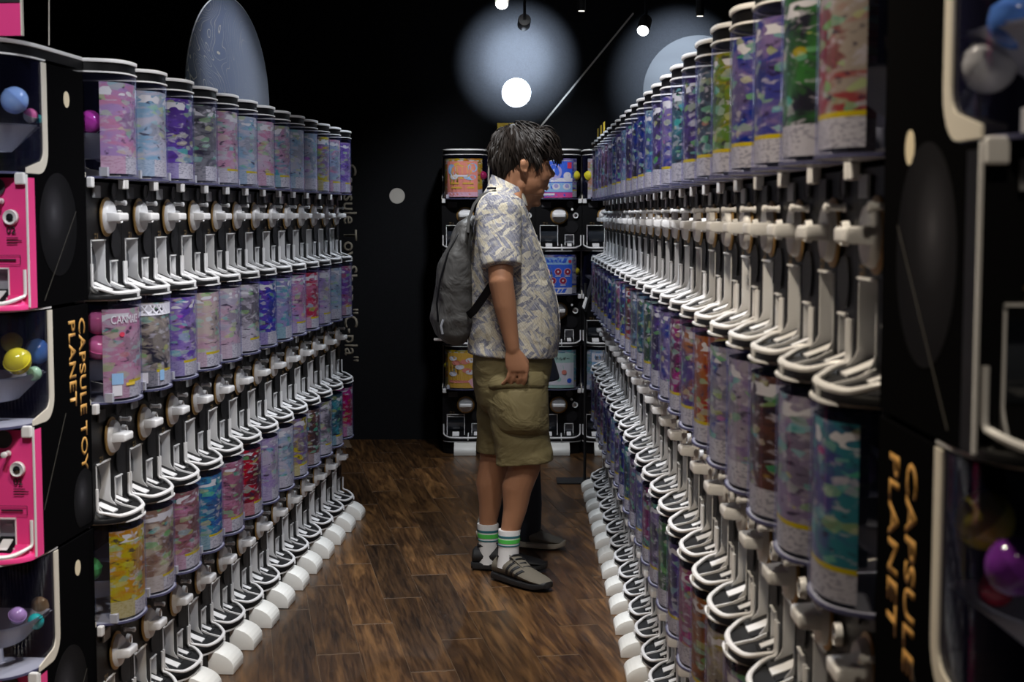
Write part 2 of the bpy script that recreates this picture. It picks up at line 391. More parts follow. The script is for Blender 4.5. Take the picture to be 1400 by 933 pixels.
# ================================================================== capsule toy machine
W_ = .263; HW = .1305; P_ = .563; BASE = .084; ZS = P_ / .555; CB = .302     # pitch, half width, tier height, stand height, canister floor
def dplan(a, y0, dep, n, k, x_lim=1.0):
    """front outline from left to right: bulge dep forward (-y) of y0"""
    out = []
    for i in range(k + 1):
        t = math.pi * (1 - i / k)
        cx, sy = math.cos(t), math.sin(t)
        out.append((a * math.copysign(abs(cx) ** (2 / n), cx), y0 - dep * abs(sy) ** (2 / n)))
    return out
CAN = lambda inset=0, k=26: dplan(HW - .003 - inset, .13, .21 - inset, 2.8, k)
TRAY = lambda inset=0, k=20: dplan(HW - inset, 0, .078 - inset, 2.3, k)
def arc(cx, cy, r, a0, a1, k): return [(cx + r * math.cos(math.radians(a0 + (a1 - a0) * i / k)), cy + r * math.sin(math.radians(a0 + (a1 - a0) * i / k))) for i in range(k + 1)]
RC = .055
# casing side profile (y, z): black box whose upper front corner is cut out for the clear canister
prof = [(.046, 0.001), (.37, 0.001), (.37, .547), (.13, .547)] + [(.13 - RC + RC * math.cos(math.radians(t)), CB - .006 + RC + RC * math.sin(math.radians(t))) for t in (0, -18, -36, -54, -72, -90)] + [(.0, CB - .006), (.0, .288), (.046, .288)]
MESH = {}
def build_meshes():
    mm = MESH
    mm['casing'] = MB().prism(prof, -HW, HW, 'x').mesh('casing', 'casing_black')
    # white frame that borders the clear canister on both sides
    fr = MB(); wd = .026
    outer = [(.13, .547)] + [(.13 - RC + RC * math.cos(math.radians(t)), CB - .004 + RC + RC * math.sin(math.radians(t))) for t in range(0, -91, -15)] + [(.0, CB - .004)]
    inner = [(.13 - wd, .547)] + [(.13 - RC + (RC - wd) * math.cos(math.radians(t)), CB - .004 + RC + (RC - wd) * math.sin(math.radians(t))) for t in range(0, -91, -15)] + [(0, CB - .004 + wd * .45)]
    fr.rings([[(x, *outer[i]), (x, *inner[i]), (x + .003, *inner[i]), (x + .003, *outer[i])] for x in (-.0015,) for i in range(len(outer))])
    mm['canister_frame'] = fr.mesh('canister_frame', 'cream_plastic')
    cn = CAN()
    can = MB(); can.rings([[(x, y, z) for x, y in cn] for z in (CB, CB + .12, .547)], cap=False, closed=False)
    mm['canister'] = can.mesh('canister', 'clear_plastic', True)
    cf = CAN(-.0015) ; cf2 = CAN(.012)
    mm['canister_floor'] = MB().prism(CAN(.001)[::1], CB - .005, CB - .0008).mesh('canister_floor', 'hopper_grey')
    def loop(a, b, lo, hi):   # a band between two outlines
        m_ = MB(); k = len(a)
        rr = [[(*a[i], lo), (*a[i], hi), (*b[i], hi), (*b[i], lo)] for i in range(k)]
        return m_.rings(rr)
    mm['top_rim'] = loop(CAN(-.002), CAN(.006), .5510, .5545).mesh('top_rim', 'white_plastic')
    mm['bottom_rim'] = loop(CAN(-.0015), CAN(.004), CB - .006, CB - .001).mesh('bottom_rim', 'rim_blue')
    # hopper and post inside the canister
    hp = MB(); q = CAN(.014, 14)
    hp.rings([[(x, y, CB + .100 + .02 * (y - .0)) for x, y in q], [(x * .45 + .01, .06 + (y - .06) * .45, CB + .045) for x, y in q], [(x * .40 + .01, .06 + (y - .06) * .40, CB + .045) for x, y in q], [(x * .97, y * .97, CB + .104 + .02 * y) for x, y in q]], cap=False)
    hp.lathe([(.012, 0), (.009, .05)], (.01, .06, CB), 'z', 10); hp.box((-.095, -.035, CB + .010), (.016, .02, .022))
    mm['hopper'] = hp.mesh('hopper', 'hopper_grey', True)
    def panel():   # thick front plate with two openings, left for the capsules, right for the coins
        xs = [-HW, -.106, -.004, .034, .086, HW]; m_ = MB()
        def bx(x0, x1, z0, z1): m_.box(((x0 + x1) / 2, .022, (z0 + z1) / 2), (x1 - x0, .044, z1 - z0))
        pts = [(-HW, .002), (HW, .002), (HW, .288), (-HW, .288)]
        bx(xs[0], xs[1], .002, .288); bx(xs[1], xs[2], .146, .288); bx(xs[1], xs[2], .002, .020)
        bx(xs[2], xs[3], .002, .288); bx(xs[3], xs[4], .092, .288); bx(xs[3], xs[4], .002, .020); bx(xs[4], xs[5], .002, .288)
        return m_
    mm['front_panel'] = panel().mesh('front_panel', 'black_plastic')
    mm['front_panel_pink'] = panel().mesh('front_panel', 'pink_panel')
    br = MB().box((0, -.008, .286), (.022, .014, .026)).mesh('bracket', 'white_plastic', bev=.003); mm['bracket'] = br
    # gold-ringed dial with a horizontal grip
    mm['dial_ring'] = MB().lathe([(.0495, 0), (.0495, -.003), (.041, -.0045), (.041, 0)], (0, 0, 0), 'y', 36).mesh('dial_ring', 'gold', True)
    mm['knob'] = MB().lathe([(.0415, 0), (.0415, -.008), (.037, -.014), (.02, -.016), (.001, -.0165)], (0, 0, 0), 'y', 28).mesh('knob', 'white_plastic', True)
    gp = MB(); gp.rings([[(sx * l_, y, sz * h_) for sx, sz in ((-1, -1), (1, -1), (1, 1), (-1, 1))] for l_, h_, y in ((.038, .012, -.012), (.036, .0105, -.030), (.034, .010, -.044), (.030, .007, -.047))])
    mm['grip'] = gp.mesh('grip', 'white_plastic', True, bev=.002)
    mm['button'] = MB().lathe([(.0065, 0), (.0065, -.004), (.0048, -.005), (.0048, -.022), (.0068, -.023), (.0068, -.029), (.003, -.031)], (0, 0, 0), 'y', 12).mesh('button', 'white_plastic', True)
    mm['lock'] = MB().lathe([(.0175, 0), (.0165, -.008), (.0155, -.010), (.010, -.006), (.001, -.006)], (0, 0, 0), 'y', 20).mesh('lock', 'white_plastic', True)
    mm['keyhole'] = MB().lathe([(.0085, -.006), (.0085, -.010), (.002, -.011)], (0, 0, 0), 'y', 12).box((0, -.0112, 0), (.002, .001, .009)).mesh('keyhole', 'chrome')
    mm['emblem'] = MB().lathe([(.020, 0), (.020, -.003), (.0175, -.003), (.0175, -.0015), (.001, -.0015)], (0, 0, 0), 'y', 24).mesh('emblem', 'dark_grey_print', True)
    mm['price_window'] = MB().box((0, -.002, 0), (.052, .005, .030)).mesh('price_window', 'silver_screen', bev=.001)
    mm['price_window_dark'] = MB().box((0, -.002, 0), (.052, .005, .030)).mesh('price_window', 'dark_grey_print', bev=.001)
    # print on the panel: faint planet and small gold signs
    mm['planet_print'] = MB().lathe([(.036, 0), (.036, -.0008)], (0, 0, 0), 'y', 28).mesh('planet_print', 'faint_print')
    gpz = MB()
    for x, z, a, b in ((-.082, .160, .014, .004), (-.082, .150, .010, .006), (-.066, .155, .004, .014), (.058, .158, .014, .004), (.060, .148, .010, .006), (.044, .152, .004, .012)):
        gpz.box((x, -.0045, z), (a, .0008, b))
    mm['gold_print'] = gpz.mesh('gold_print', 'dim_gold_print')
    # capsule outlet and coin return: white lined recesses whose jambs run forward at the foot, dark flap behind
    def liner(wd, top, toe):
        pf = [(.042, top), (-.002, top), (-.002, top * .34), (-.006, top * .27), (-.016, .027), (-.016, .020), (.042, .021)]
        m_ = MB()
        for sx in (-1, 1): m_.prism(pf, sx * (wd / 2 - .0015) - .0015, sx * (wd / 2 - .0015) + .0015, 'x')
        m_.box((0, .0185, top - .0015), (wd, .047, .003))
        return m_
    ramp_ = [(.042, .050), (.016, .040), (-.010, .029), (-.030, .0215), (-.030, .017), (.042, .020)]
    mm['outlet_floor'] = MB().prism(ramp_, -.048, .048, 'x').mesh('outlet_floor', 'black_plastic', True)
    mm['coin_floor'] = MB().prism(ramp_, -.023, .023, 'x').mesh('coin_floor', 'black_plastic', True)
    mm['floor_label'] = MB().prism([(.014, .0405), (-.010, .0303), (-.031, .0228), (-.031, .0195), (-.010, .028), (.014, .038)], -.019, .019, 'x').mesh('floor_label', 'white_plastic')
    mm['coin_label'] = MB().prism([(.014, .0405), (-.010, .0303), (-.025, .0248), (-.025, .0215), (-.010, .028), (.014, .038)], -.012, .012, 'x').mesh('floor_label', 'white_plastic')
    mm['outlet'] = liner(.102, .146, .040).mesh('outlet', 'white_plastic', True)
    mm['outlet_flap'] = MB().prism([(.040, .142), (.034, .142), (.022, .100), (.022, .070), (.032, .048), (.040, .048)], -.048, .048, 'x').mesh('outlet_flap', 'dark_door', True)
    mm['coin_return'] = liner(.052, .092, .030).mesh('coin_return', 'white_plastic', True)
    mm['coin_cup'] = MB().box((0, .032, .064), (.046, .012, .048)).box((0, .024, .070), (.018, .006, .006)).mesh('coin_cup', 'grey_plastic')
    # tray: black lip bulging forward; white U-shaped rim on it
    tm = [(HW, .0), (-HW, .0)]
    for nm_, m_ in (('tray', 'black_plastic'), ('tray_pink', 'pink_panel')):
        o_ = TRAY(.001); mbt = MB(); n_ = len(o_)
        mbt.rings([[(x, y, .0005) for x, y in o_], [(x, y, .009) for x, y in o_], [(x * .985, y * .97, .012) for x, y in o_], [(x * .96, y * .80, .012) for x, y in o_], [(x * .93, y * .35, .020) for x, y in o_], [(x * .9, y * .02, .032) for x, y in o_]])
        mm[nm_] = mbt.mesh('tray', m_, True)
    pth = []
    for x, y in TRAY(.006, 24):
        z = .0145
        pth.append((x * .985, y, z))
    lead = [(-HW + .007, -.008, z) for z in (.088, .070, .056, .044, .035)]
    path = lead + [(x, min(y, -.010), z + .017 * max(0, (abs(x) - .080) / .045) ** 2) for x, y, z in pth[1:-1]] + [(-x, y, z) for x, y, z in lead[::-1]]
    rm = MB().tube(path, [.0038 + .0020 * max(0, min(1, -(p_[1] + .02) / .05)) for p_ in path], 8)
    mm['tray_rim'] = rm.mesh('tray_rim', 'white_plastic', True)
    mm['tray_divider'] = MB().prism([(-.006, .036), (-.030, .0245), (-.066, .0165), (-.0815, .0165), (-.0815, .002), (-.077, .002), (-.072, .010), (-.006, .026)], .0135, .0185, 'x').mesh('tray_divider', 'white_plastic')
    mm['lid'] = MB().prism([(HW, .37), (-HW, .37)] + CAN(.002), .555, .576).mesh('lid', 'black_plastic', True)
    mm['lid_rim'] = MB().prism([(HW, .37), (-HW, .37)] + CAN(-.0025), .576, .585).mesh('lid_rim', 'white_plastic', True, bev=.0015)
    mm['edge_trim'] = MB().box((0, -.0025, .15), (.0035, .005, .290)).mesh('edge_trim', 'white_plastic')
    # stand
    mm['stand_box'] = MB().prism([(HW, .37), (-HW, .37)] + dplan(HW - .004, 0, .052, 2.3, 16), 0.001, .060).mesh('base_box', 'black_plastic', True)
    mm['stand_rim'] = MB().prism([(HW, .37), (-HW, .37)] + dplan(HW - .002, 0, .072, 2.3, 16), .060, .0645).mesh('base_rim', 'white_plastic', True)
    mm['stand_top'] = MB().prism([(HW, .37), (-HW, .37)] + dplan(HW - .003, 0, .070, 2.3, 16), .0645, .0698).mesh('base_top', 'black_plastic', True)
    ft = [(-.02, .001), (-.126, .001), (-.127, .018)] + [(-.127 + .107 * (1 - math.cos(t)), .018 + .046 * math.sin(t)) for t in (.2, .4, .6, .8, 1.0, 1.25, 1.5)]
    mm['foot'] = MB().prism(ft, -.062, .062, 'x').mesh('foot', 'foot_white', True, bev=.0012)
build_meshes()
_pc = {}
def poster_mesh(u0, u1, z0=.006, z1=.228):
    """curved sheet just behind the clear front, from u0 to u1 (-1..1 of the width)"""
    key = (round(u0, 2), round(u1, 2), z0, z1)
    if key in _pc: return _pc[key]
    pts = canister_path(u0, u1, 14)
    me = bpy.data.meshes.new('display_poster'); vs = []; fs = []; k = len(pts)
    for z in (z0, z1):
        vs += [(x, y, CB + z) for x, y in pts]
    fs = [(i, i + 1, k + i + 1, k + i) for i in range(k - 1)]
    me.from_pydata(vs, [], fs); uvl = me.uv_layers.new(name='UVMap')
    for p in me.polygons:
        for li in p.loop_indices:
            vi = me.loops[li].vertex_index; uvl.data[li].uv = ((vi % k) / (k - 1), vi // k)
        p.use_smooth = True
    me.materials.append(M['poster_print']); _pc[key] = me
    return me
_dense = CAN(.004, 240)
_len = [0.0]
for i in range(1, len(_dense)): _len.append(_len[-1] + math.dist(_dense[i], _dense[i - 1]))
def canister_point(u):
    """u in -1..1 along the developed clear sheet"""
    t = (u + 1) / 2 * _len[-1]
    lo = max(0, min(len(_len) - 2, next((i for i in range(len(_len) - 1) if _len[i + 1] >= t), len(_len) - 2)))
    f = (t - _len[lo]) / max(1e-9, _len[lo + 1] - _len[lo])
    a, b = _dense[lo], _dense[lo + 1]
    return (a[0] + (b[0] - a[0]) * f, a[1] + (b[1] - a[1]) * f)
def canister_path(u0, u1, k): return [canister_point(u0 + (u1 - u0) * i / k) for i in range(k + 1)]

def make_machine(style):
    r = bpy.data.objects.new('capsule_machine', None); COL.objects.link(r); r.empty_display_size = .05
    def part(nm, key, loc=(0, 0, 0), parent=r):
        o = link(nm, MESH[key], parent); o.location = loc; return o
    pink = style == 'pink'
    part('casing', 'casing'); [part('canister_frame', 'canister_frame', (sx * (HW - .0008), 0, 0)) for sx in (-1, 1)]; part('canister', 'canister'); part('canister_floor', 'canister_floor')
    part('top_rim', 'top_rim'); part('bottom_rim', 'bottom_rim'); part('hopper', 'hopper')
    part('front_panel', 'front_panel_pink' if pink else 'front_panel')
    for sx in (-1, 1): part('bracket', 'bracket', (sx * (HW - .012), 0, 0))
    k = part('knob', 'knob', (.002, -.006, .202)); part('dial_ring', 'dial_ring', (0, .002, 0), k); part('grip', 'grip', (0, 0, 0), k)
    part('button', 'button', (.074, -.004, .237)); l_ = part('lock', 'lock', (.0945, -.004, .202)); part('keyhole', 'keyhole', (0, 0, 0), l_)
    part('emblem', 'emblem', (.063, -.004, .268)); part('price_window', 'price_window' if style != 'dark' else 'price_window_dark', (-.070, -.003, .264))
    if not pink:
        part('planet_print', 'planet_print', (.072, -.0042, .135)); part('gold_print', 'gold_print')
    o = part('outlet', 'outlet', (-.055, 0, 0)); part('outlet_flap', 'outlet_flap', (0, 0, 0), o); part('outlet_floor', 'outlet_floor', (0, 0, 0), o); part('floor_label', 'floor_label', (0, 0, 0), o)
    o = part('coin_return', 'coin_return', (.060, 0, 0)); part('coin_cup', 'coin_cup', (0, 0, 0), o); part('coin_floor', 'coin_floor', (0, 0, 0), o); part('floor_label', 'coin_label', (0, 0, 0), o)
    t = part('tray', 'tray_pink' if pink else 'tray'); part('tray_rim', 'tray_rim', (0, 0, 0), t); part('tray_divider', 'tray_divider', (0, 0, 0), t)
    if style in ('pink', 'end'):
        for sx in (-1, 1): part('edge_trim', 'edge_trim', (sx * (HW + .0003), 0, 0))
    index_kids(r)
    return r
PROTO = {s_: make_machine(s_) for s_ in ('black', 'dark', 'pink', 'end')}
FIRST = {k: True for k in PROTO}
def machine(style, loc, rz, label, group, lid=False, poster=None, sx=1):
    if FIRST[style]: o = PROTO[style]; FIRST[style] = False
    else: o = copy_tree(PROTO[style])
    o.location = loc; o.rotation_euler = (0, 0, rz); o.scale = (sx, 1, ZS); tag(o, label, 'capsule machine', group)
    if lid:
        link('lid', MESH['lid'], o); link('lid_rim', MESH['lid_rim'], o)
    if poster:
        c1, c2_, u0, u1 = poster
        k_ = .62 if 'right row' in label else .9 if 'left row' in label else 1.0      # the right row's dimmer light is put into the sheet colours, the left's slightly
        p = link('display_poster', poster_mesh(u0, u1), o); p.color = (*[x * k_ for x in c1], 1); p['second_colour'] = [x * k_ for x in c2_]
    return o
def stand(loc, rz, label, group, h=BASE, sx=1):
    o = thing('machine_stand', label, 'stand', loc, rz, group); o.scale = (sx, 1, h / .07)
    for n_, k_ in (('base_box', 'stand_box'), ('base_rim', 'stand_rim'), ('base_top', 'stand_top'), ('foot', 'foot')): link(n_, MESH[k_], o)
    return o
TIER = ['bottom', 'middle', 'top']
def tz(t, drop=0): return BASE - drop + t * P_
# palettes (near to far), two colours each
PK, LB, PU, DK, WH, TE = (.72, .34, .50), (.36, .56, .74), (.20, .12, .50), (.03, .03, .04), (.74, .68, .76), (.12, .42, .50)
YE, OR, RD, MG, GR, BL, LI, BR = (.70, .58, .06), (.75, .30, .08), (.62, .06, .08), (.70, .10, .40), (.12, .40, .10), (.06, .10, .50), (.48, .36, .66), (.26, .12, .08)
CR = (.72, .62, .52)
LEFT = {2: [(PK, LI), (LB, WH), (PU, (.10, .05, .25)), (DK, (.3, .3, .33)), (WH, PK), (LB, WH), (PK, WH), (TE, PK), (LB, WH), (WH, LB), (YE, PU), (PK, LB), (LI, PU)],
        1: [(PK, (.75, .5, .62)), (DK, CR), (PU, LI), ((.7, .45, .55), CR), ((.72, .5, .6), (.5, .5, .6)), (WH, DK), (PU, BL), (TE, LI), (LI, PK), (PK, RD), (LI, WH), (WH, LB), ((.55, .2, .3), PU)],
        0: [(YE, OR), (CR, BR), (PK, BR), (TE, BL), (PK, (.4, .15, .2)), (RD, DK), (LI, WH), (WH, LB), (YE, PU), (BR, DK), (WH, DK), (TE, DK), (MG, RD)]}
RIGHT = {2: [(CR, RD), (DK, GR), (LI, BL), (BL, LI), (YE, GR), ((.3, .42, .55), DK), (DK, PU), (DK, TE), (BL, LI), (DK, PU), (LB, BL), (DK, BL)],
         1: [(TE, PU), (WH, LI), (DK, BR), (LI, WH), (BL, WH), (RD, OR), (OR, BL), (MG, DK), (BL, LI), (PU, DK), (GR, DK), (TE, DK), (LB, DK), (RD, DK)],
         0: [(LI, DK), (RD, BR), (WH, RD), (DK, PU), (YE, WH), (BR, OR), (MG, PK), (PU, DK), (GR, DK), (LI, DK), (DK, MG)]}
CNAME = {PK: 'pink', LB: 'pale blue', PU: 'purple', DK: 'black', WH: 'white', TE: 'teal', YE: 'yellow', OR: 'orange', RD: 'red', MG: 'magenta', GR: 'green', BL: 'blue', LI: 'lilac', BR: 'brown', CR: 'cream'}
def cname(c_): return CNAME.get(c_, 'pinkish')

# ---- left row
aL = .0675; dL = Vector((math.sin(aL), math.cos(aL), 0)); L0 = Vector((-1.0455, 3.722, 0)); NL = 13
SPREAD = {('L', 2, 0): (-.42, .62), ('L', 1, 0): (-.44, .62), ('L', 0, 0): (-.42, .62), ('L', 2, 1): (-.48, .62), ('L', 1, 1): (-.5, .62), ('L', 0, 1): (-.46, .62)}
for i in range(NL):
    c0 = L0 + dL * ((i + .5) * W_); rz = math.pi / 2 - aL
    for t in (2, 1, 0):
        c1, c2_ = LEFT[t][i]; u = SPREAD.get(('L', t, i), (-.56 + random.uniform(0, .10), .62))
        machine('dark' if (i + t) % 2 else 'black', (c0.x, c0.y, tz(t)), rz,
                f'{ORD[i]} capsule machine from the near end, {TIER[t]} tier of left row, {cname(c1)} poster', 'capsule machines of the left row', t == 2, (c1, c2_, *u))
    stand((c0.x, c0.y, 0), rz, f'low black stand with white foot under {ORD[i]} machine stack of left row', 'white-footed stands of the left row')
# ---- right row
aR = .0032; dR = Vector((math.sin(aR), math.cos(aR), 0)); R0 = Vector((.466, 1.786, 0)); DROP = .020; NR = 23
for i in range(NR):
    c0 = R0 + dR * ((i + .5) * W_); rz = -math.pi / 2 - aR
    for t in (2, 1, 0):
        pal = RIGHT[t]
        c1, c2_ = pal[i] if i < len(pal) else random.choice([(PU, DK), (BL, DK), (DK, LI), (LI, DK), (DK, BL), (PK, DK), (TE, DK), (LB, PU)])
        u = (-.62 + random.uniform(0, .1), .50 + random.uniform(-.05, .1)) if i else (-.60, .36)
        machine('dark' if (i + t) % 2 else 'black', (c0.x, c0.y, tz(t, DROP)), rz,
                f'{ORD[i]} capsule machine from the near end, {TIER[t]} tier of right row, {cname(c1)} poster', 'capsule machines of the right row', t == 2, (c1, c2_, *u))
    stand((c0.x, c0.y, 0), rz, f'low black stand with white foot under {ORD[i]} machine stack of right row', 'white-footed stands of the right row', BASE - DROP)
# ---- end machines facing the camera
def side_print(o, sx, t):
    """flat print on the black side that faces the aisle"""
    x = sx * (HW + .0002); R_ = (0, 0, -1); U_ = (0, sx, 0)
    if t == 1:
        y0 = .300 if sx > 0 else .315
        me = text_mesh('CAPSULE TOY', 'gold_print', height=.044, length=.372, bold=.02); place_text(me, (x, y0 if sx > 0 else .24, .515), R_, U_, o)
        me = text_mesh('PLANET', 'gold_print', height=.044, length=.205, bold=.02); place_text(me, (x, (.232 if sx > 0 else .315), .513), R_, U_, o)
    else:
        m_ = MB().lathe([(.019, 0), (.019, sx * .0006)], (0, 0, 0), 'x', 24).obj('dot_print', 'cream_print', o); m_.location = (x, .255, .475 if sx > 0 else .30)
    # planet ball
    r_ = .118 if t != 1 else .075; cy, cz = (.185, .185) if t != 1 else (.315, .075)
    seg = 40; me = bpy.data.meshes.new('planet_print')
    vs = [(x, cy + r_ * math.cos(2 * math.pi * k / seg), cz + r_ * math.sin(2 * math.pi * k / seg)) for k in range(seg)]
    keep = [(p[0], min(max(p[1], .012), .366), max(p[2], .012)) for p in vs]
    th = [(p[0] + sx * .0006, p[1], p[2]) for p in keep]
    me.from_pydata(keep + th, [], [tuple(range(seg))[::-1], tuple(range(seg, 2 * seg))] + [(k, (k + 1) % seg, seg + (k + 1) % seg, seg + k) for k in range(seg)])
    uvl = me.uv_layers.new(name='UVMap')
    for p in me.polygons:
        for li in p.loop_indices:
            co = me.vertices[me.loops[li].vertex_index].co; uvl.data[li].uv = (.5 + (co.y - cy) / (2 * r_), .5 + (co.z - cz) / (2 * r_))
    me.materials.append(M['planet_print']); link('planet_print', me, o)
    q = (.30, .215, .085, .015) if t != 1 else (.20, .30, .05, .10)
    a_, b_ = Vector((x + sx * .0007, q[0], q[1])), Vector((x + sx * .0007, q[2], q[3])); d_ = b_ - a_
    l_ = MB().box((0, 0, 0), (.0006, .0022, d_.length)).obj('line_print', 'line_print', o); l_.location = (a_ + b_) / 2; l_.rotation_euler = (-math.atan2(d_.y, d_.z), 0, 0)
ENDS = {}
nL = Vector((-math.cos(aL), math.sin(aL), 0))         # pointing into the left row
cE = L0 - dL * .37 + nL * (HW + .001)
for t in (2, 1, 0):
    o = machine('pink', (cE.x, cE.y, tz(t)), -aL, f'bright pink fronted capsule machine at left edge, {TIER[t]} of its stack of three', 'pink capsule machines at the left edge', t == 2)
    side_print(o, 1, t); ENDS['L', t] = o
    me = text_mesh('02', 'black_print', height=.016, bold=.02); place_text(me, (.083, -.0044, .166), (1, 0, 0), (0, 0, 1), o, 'number_print')
    gm = MB()
    for z, a in ((.157, .026), (.151, .034), (.145, .024)): gm.box((.083 + a / 2, -.0044, z), (a, .0006, .0022))
    gm.obj('small_print', 'black_print', o)
    bx = MB()
    for c_, d_ in (((.078, .119), (.07, .001)), ((.078, .099), (.07, .001)), ((.113, .109), (.001, .021)), ((.078, .109), (.05, .004))): bx.box((c_[0], -.0044, c_[1]), (d_[0], .0006, d_[1]))
    bx.obj('notice_print', 'black_print', o)
    # black strip with upright Japanese letters inside the window
    st = MB(); pts = canister_path(.02, .18, 4)
    st.rings([[(x, y, CB + z) for x, y in pts] for z in (.008, .225)], cap=False, closed=False); so = st.obj('notice_strip', 'black_print', o)
    u_ = canister_point(.10)
    me = text_mesh('シ｜プラ限定商品', 'white_print', height=.150, length=.017, vertical=True, bold=.02, line=.85)
    tn = Vector(canister_path(.06, .14, 1)[1]) - Vector(canister_path(.06, .14, 1)[0]); tn.normalize()
    place_text(me, (u_[0] - tn.x * .0085, u_[1] - tn.y * .0085 - .0012, CB + .014), (tn.x, tn.y, 0), (0, 0, 1), so)
    MB().box((u_[0], u_[1] - .001, CB + .205), (.020, .0012, .020)).obj('seal_print', 'pink_panel', so)
    pm_ = link('display_poster', poster_mesh(-.6, .0), o); pm_.color = (.5, .4, .6, 1); pm_['second_colour'] = [.7, .6, .7]
cE2 = R0 - dR * .37 + Vector((math.cos(aR), -math.sin(aR), 0)) * (HW + .001 - .029)
for t in (2, 1, 0):
    o = machine('end', (cE2.x, cE2.y, tz(t, DROP)), -aR, f'black fronted capsule machine at right edge, {TIER[t]} of its stack of three', 'black capsule machines at the right edge', t == 2)
    side_print(o, -1, t); ENDS['R', t] = o
for cc, rz, nm_ in ((cE, -aL, 'pink machines at the left edge'), (cE2, -aR, 'black machines at the right edge')):
    stand((cc.x, cc.y, 0), rz, f'low black stand with white foot under the {nm_}', 'white-footed stands of the end machines', BASE - (DROP if cc is cE2 else 0))
# ---- back row
BY = 8.95; BW = .277; BX0 = 95.7 / F * BY - 3 * BW
BACK = {2: [(OR, YE), (PK, LI), (BL, LI), (WH, OR)], 1: [(DK, BR), (WH, GR), (BL, WH), (PK, TE)], 0: [(YE, OR), (RD, YE), (TE, WH), (LB, WH)]}
BCOL = ['leftmost', 'second from left', 'third from left', 'rightmost']
BK = {}
for i in range(4):
    for t in (2, 1, 0):
        c1, c2_ = BACK[t][i]; u = (-.60, .42) if i in (0, 2) else (-.45, .58)
        if (t, i) in ((1, 3),): u = (-.30, .5)
        o = machine('end' if FIRST['end'] else 'dark', (BX0 + (i + .5) * BW, BY, tz(t)), 0, f'{BCOL[i]} capsule machine against the back wall, {TIER[t]} tier, {cname(c1)} poster', 'capsule machines at the back wall', t == 2, (c1, c2_, *u), BW / W_)
        BK[t, i] = o
    stand((BX0 + (i + .5) * BW, BY, 0), 0, f'low black stand with white foot, {BCOL[i]} at the back wall', 'white-footed stands at the back wall', BASE, BW / W_)
# ================================================================== prints on particular posters
_Lm = _len[-1] / 2
def wrap(me, s0, z0, parent, name, lift=.0012):
    """bend a flat print round the clear sheet: s0 is measured along the sheet from its middle"""
    for v_ in me.vertices:
        s_ = s0 + v_.co.x; u = s_ / _Lm; a = canister_point(u - .004); b = canister_point(u + .004); p = canister_point(u)
        tx_, ty_ = b[0] - a[0], b[1] - a[1]; l_ = math.hypot(tx_, ty_) or 1
        n_ = (ty_ / l_, -tx_ / l_)
        v_.co = (p[0] + n_[0] * (lift + v_.co.z), p[1] + n_[1] * (lift + v_.co.z), CB + z0 + v_.co.y)
    me.update(); return link(name, me, parent)
def flat(shape, m, a, b=0, k=20):
    mb = MB()
    if shape == 'disc': mb.prism([(a * math.cos(2 * math.pi * i / k), (b or a) * math.sin(2 * math.pi * i / k)) for i in range(k)], 0, .0004)
    else:
        n_ = 8; mb.prism([(-a / 2 + a * i / n_, -b / 2) for i in range(n_ + 1)] + [(a / 2 - a * i / n_, b / 2) for i in range(n_ + 1)], 0, .0004)
    return mb.mesh('print', m)
def poster_of(o): return [c_ for c_ in o.children if c_.name.startswith('display_poster')][0]
mat('print_sky', (.32, .55, .80), .5); mat('print_coral', (.85, .28, .20), .5); mat('print_blush', (.80, .45, .55), .5); mat('print_royal', (.04, .14, .72), .5)
mat('print_cherry', (.34, .015, .05), .5); mat('print_gold', (.78, .45, .06), .5); mat('print_mint', (.45, .68, .58), .5); mat('print_lilac', (.42, .38, .70), .5); mat('print_magenta', (.75, .08, .32), .5); mat('print_paper', (.82, .80, .82), .5); mat('print_orange', (.88, .38, .16), .5)
# orange carnival sheet, top left of the back wall
p = poster_of(BK[2, 0]); wrap(flat('rect', 'print_coral', .185, .205), -.017, .11, p, 'poster_ground'); 
for x, z, a_, b_, m_ in ((-.075, .165, .026, .03, 'print_sky'), (.045, .175, .028, .026, 'print_sky'), (-.06, .125, .024, .018, 'print_paper'), (.03, .120, .035, .016, 'print_sky'), (-.01, .192, .05, .014, 'print_gold'), (-.02, .150, .058, .040, 'print_gold')): wrap(flat('disc', m_, a_, b_), x, z, p, 'cloud_print', .0018)
for i_, (x, h) in enumerate(((-.068, .036), (-.056, .050), (-.040, .040), (-.028, .054), (-.012, .044), (.0, .056), (.016, .040), (.028, .052), (.040, .034))): wrap(flat('rect', 'print_coral' if i_ % 2 else 'print_orange', .008, h), x, .156 + .004 * (i_ % 3), p, 'title_print', .0027)
for x, z, a_ in ((-.055, .085, .05), (.02, .085, .06), (-.045, .060, .06), (.035, .060, .04), (-.02, .128, .07)): wrap(flat('rect', 'print_gold' if z < .1 else 'print_paper', a_, .010), x, z, p, 'title_print', .0030)
wrap(flat('rect', 'print_blush', .18, .025), -.017, .022, p, 'caption_print', .002)
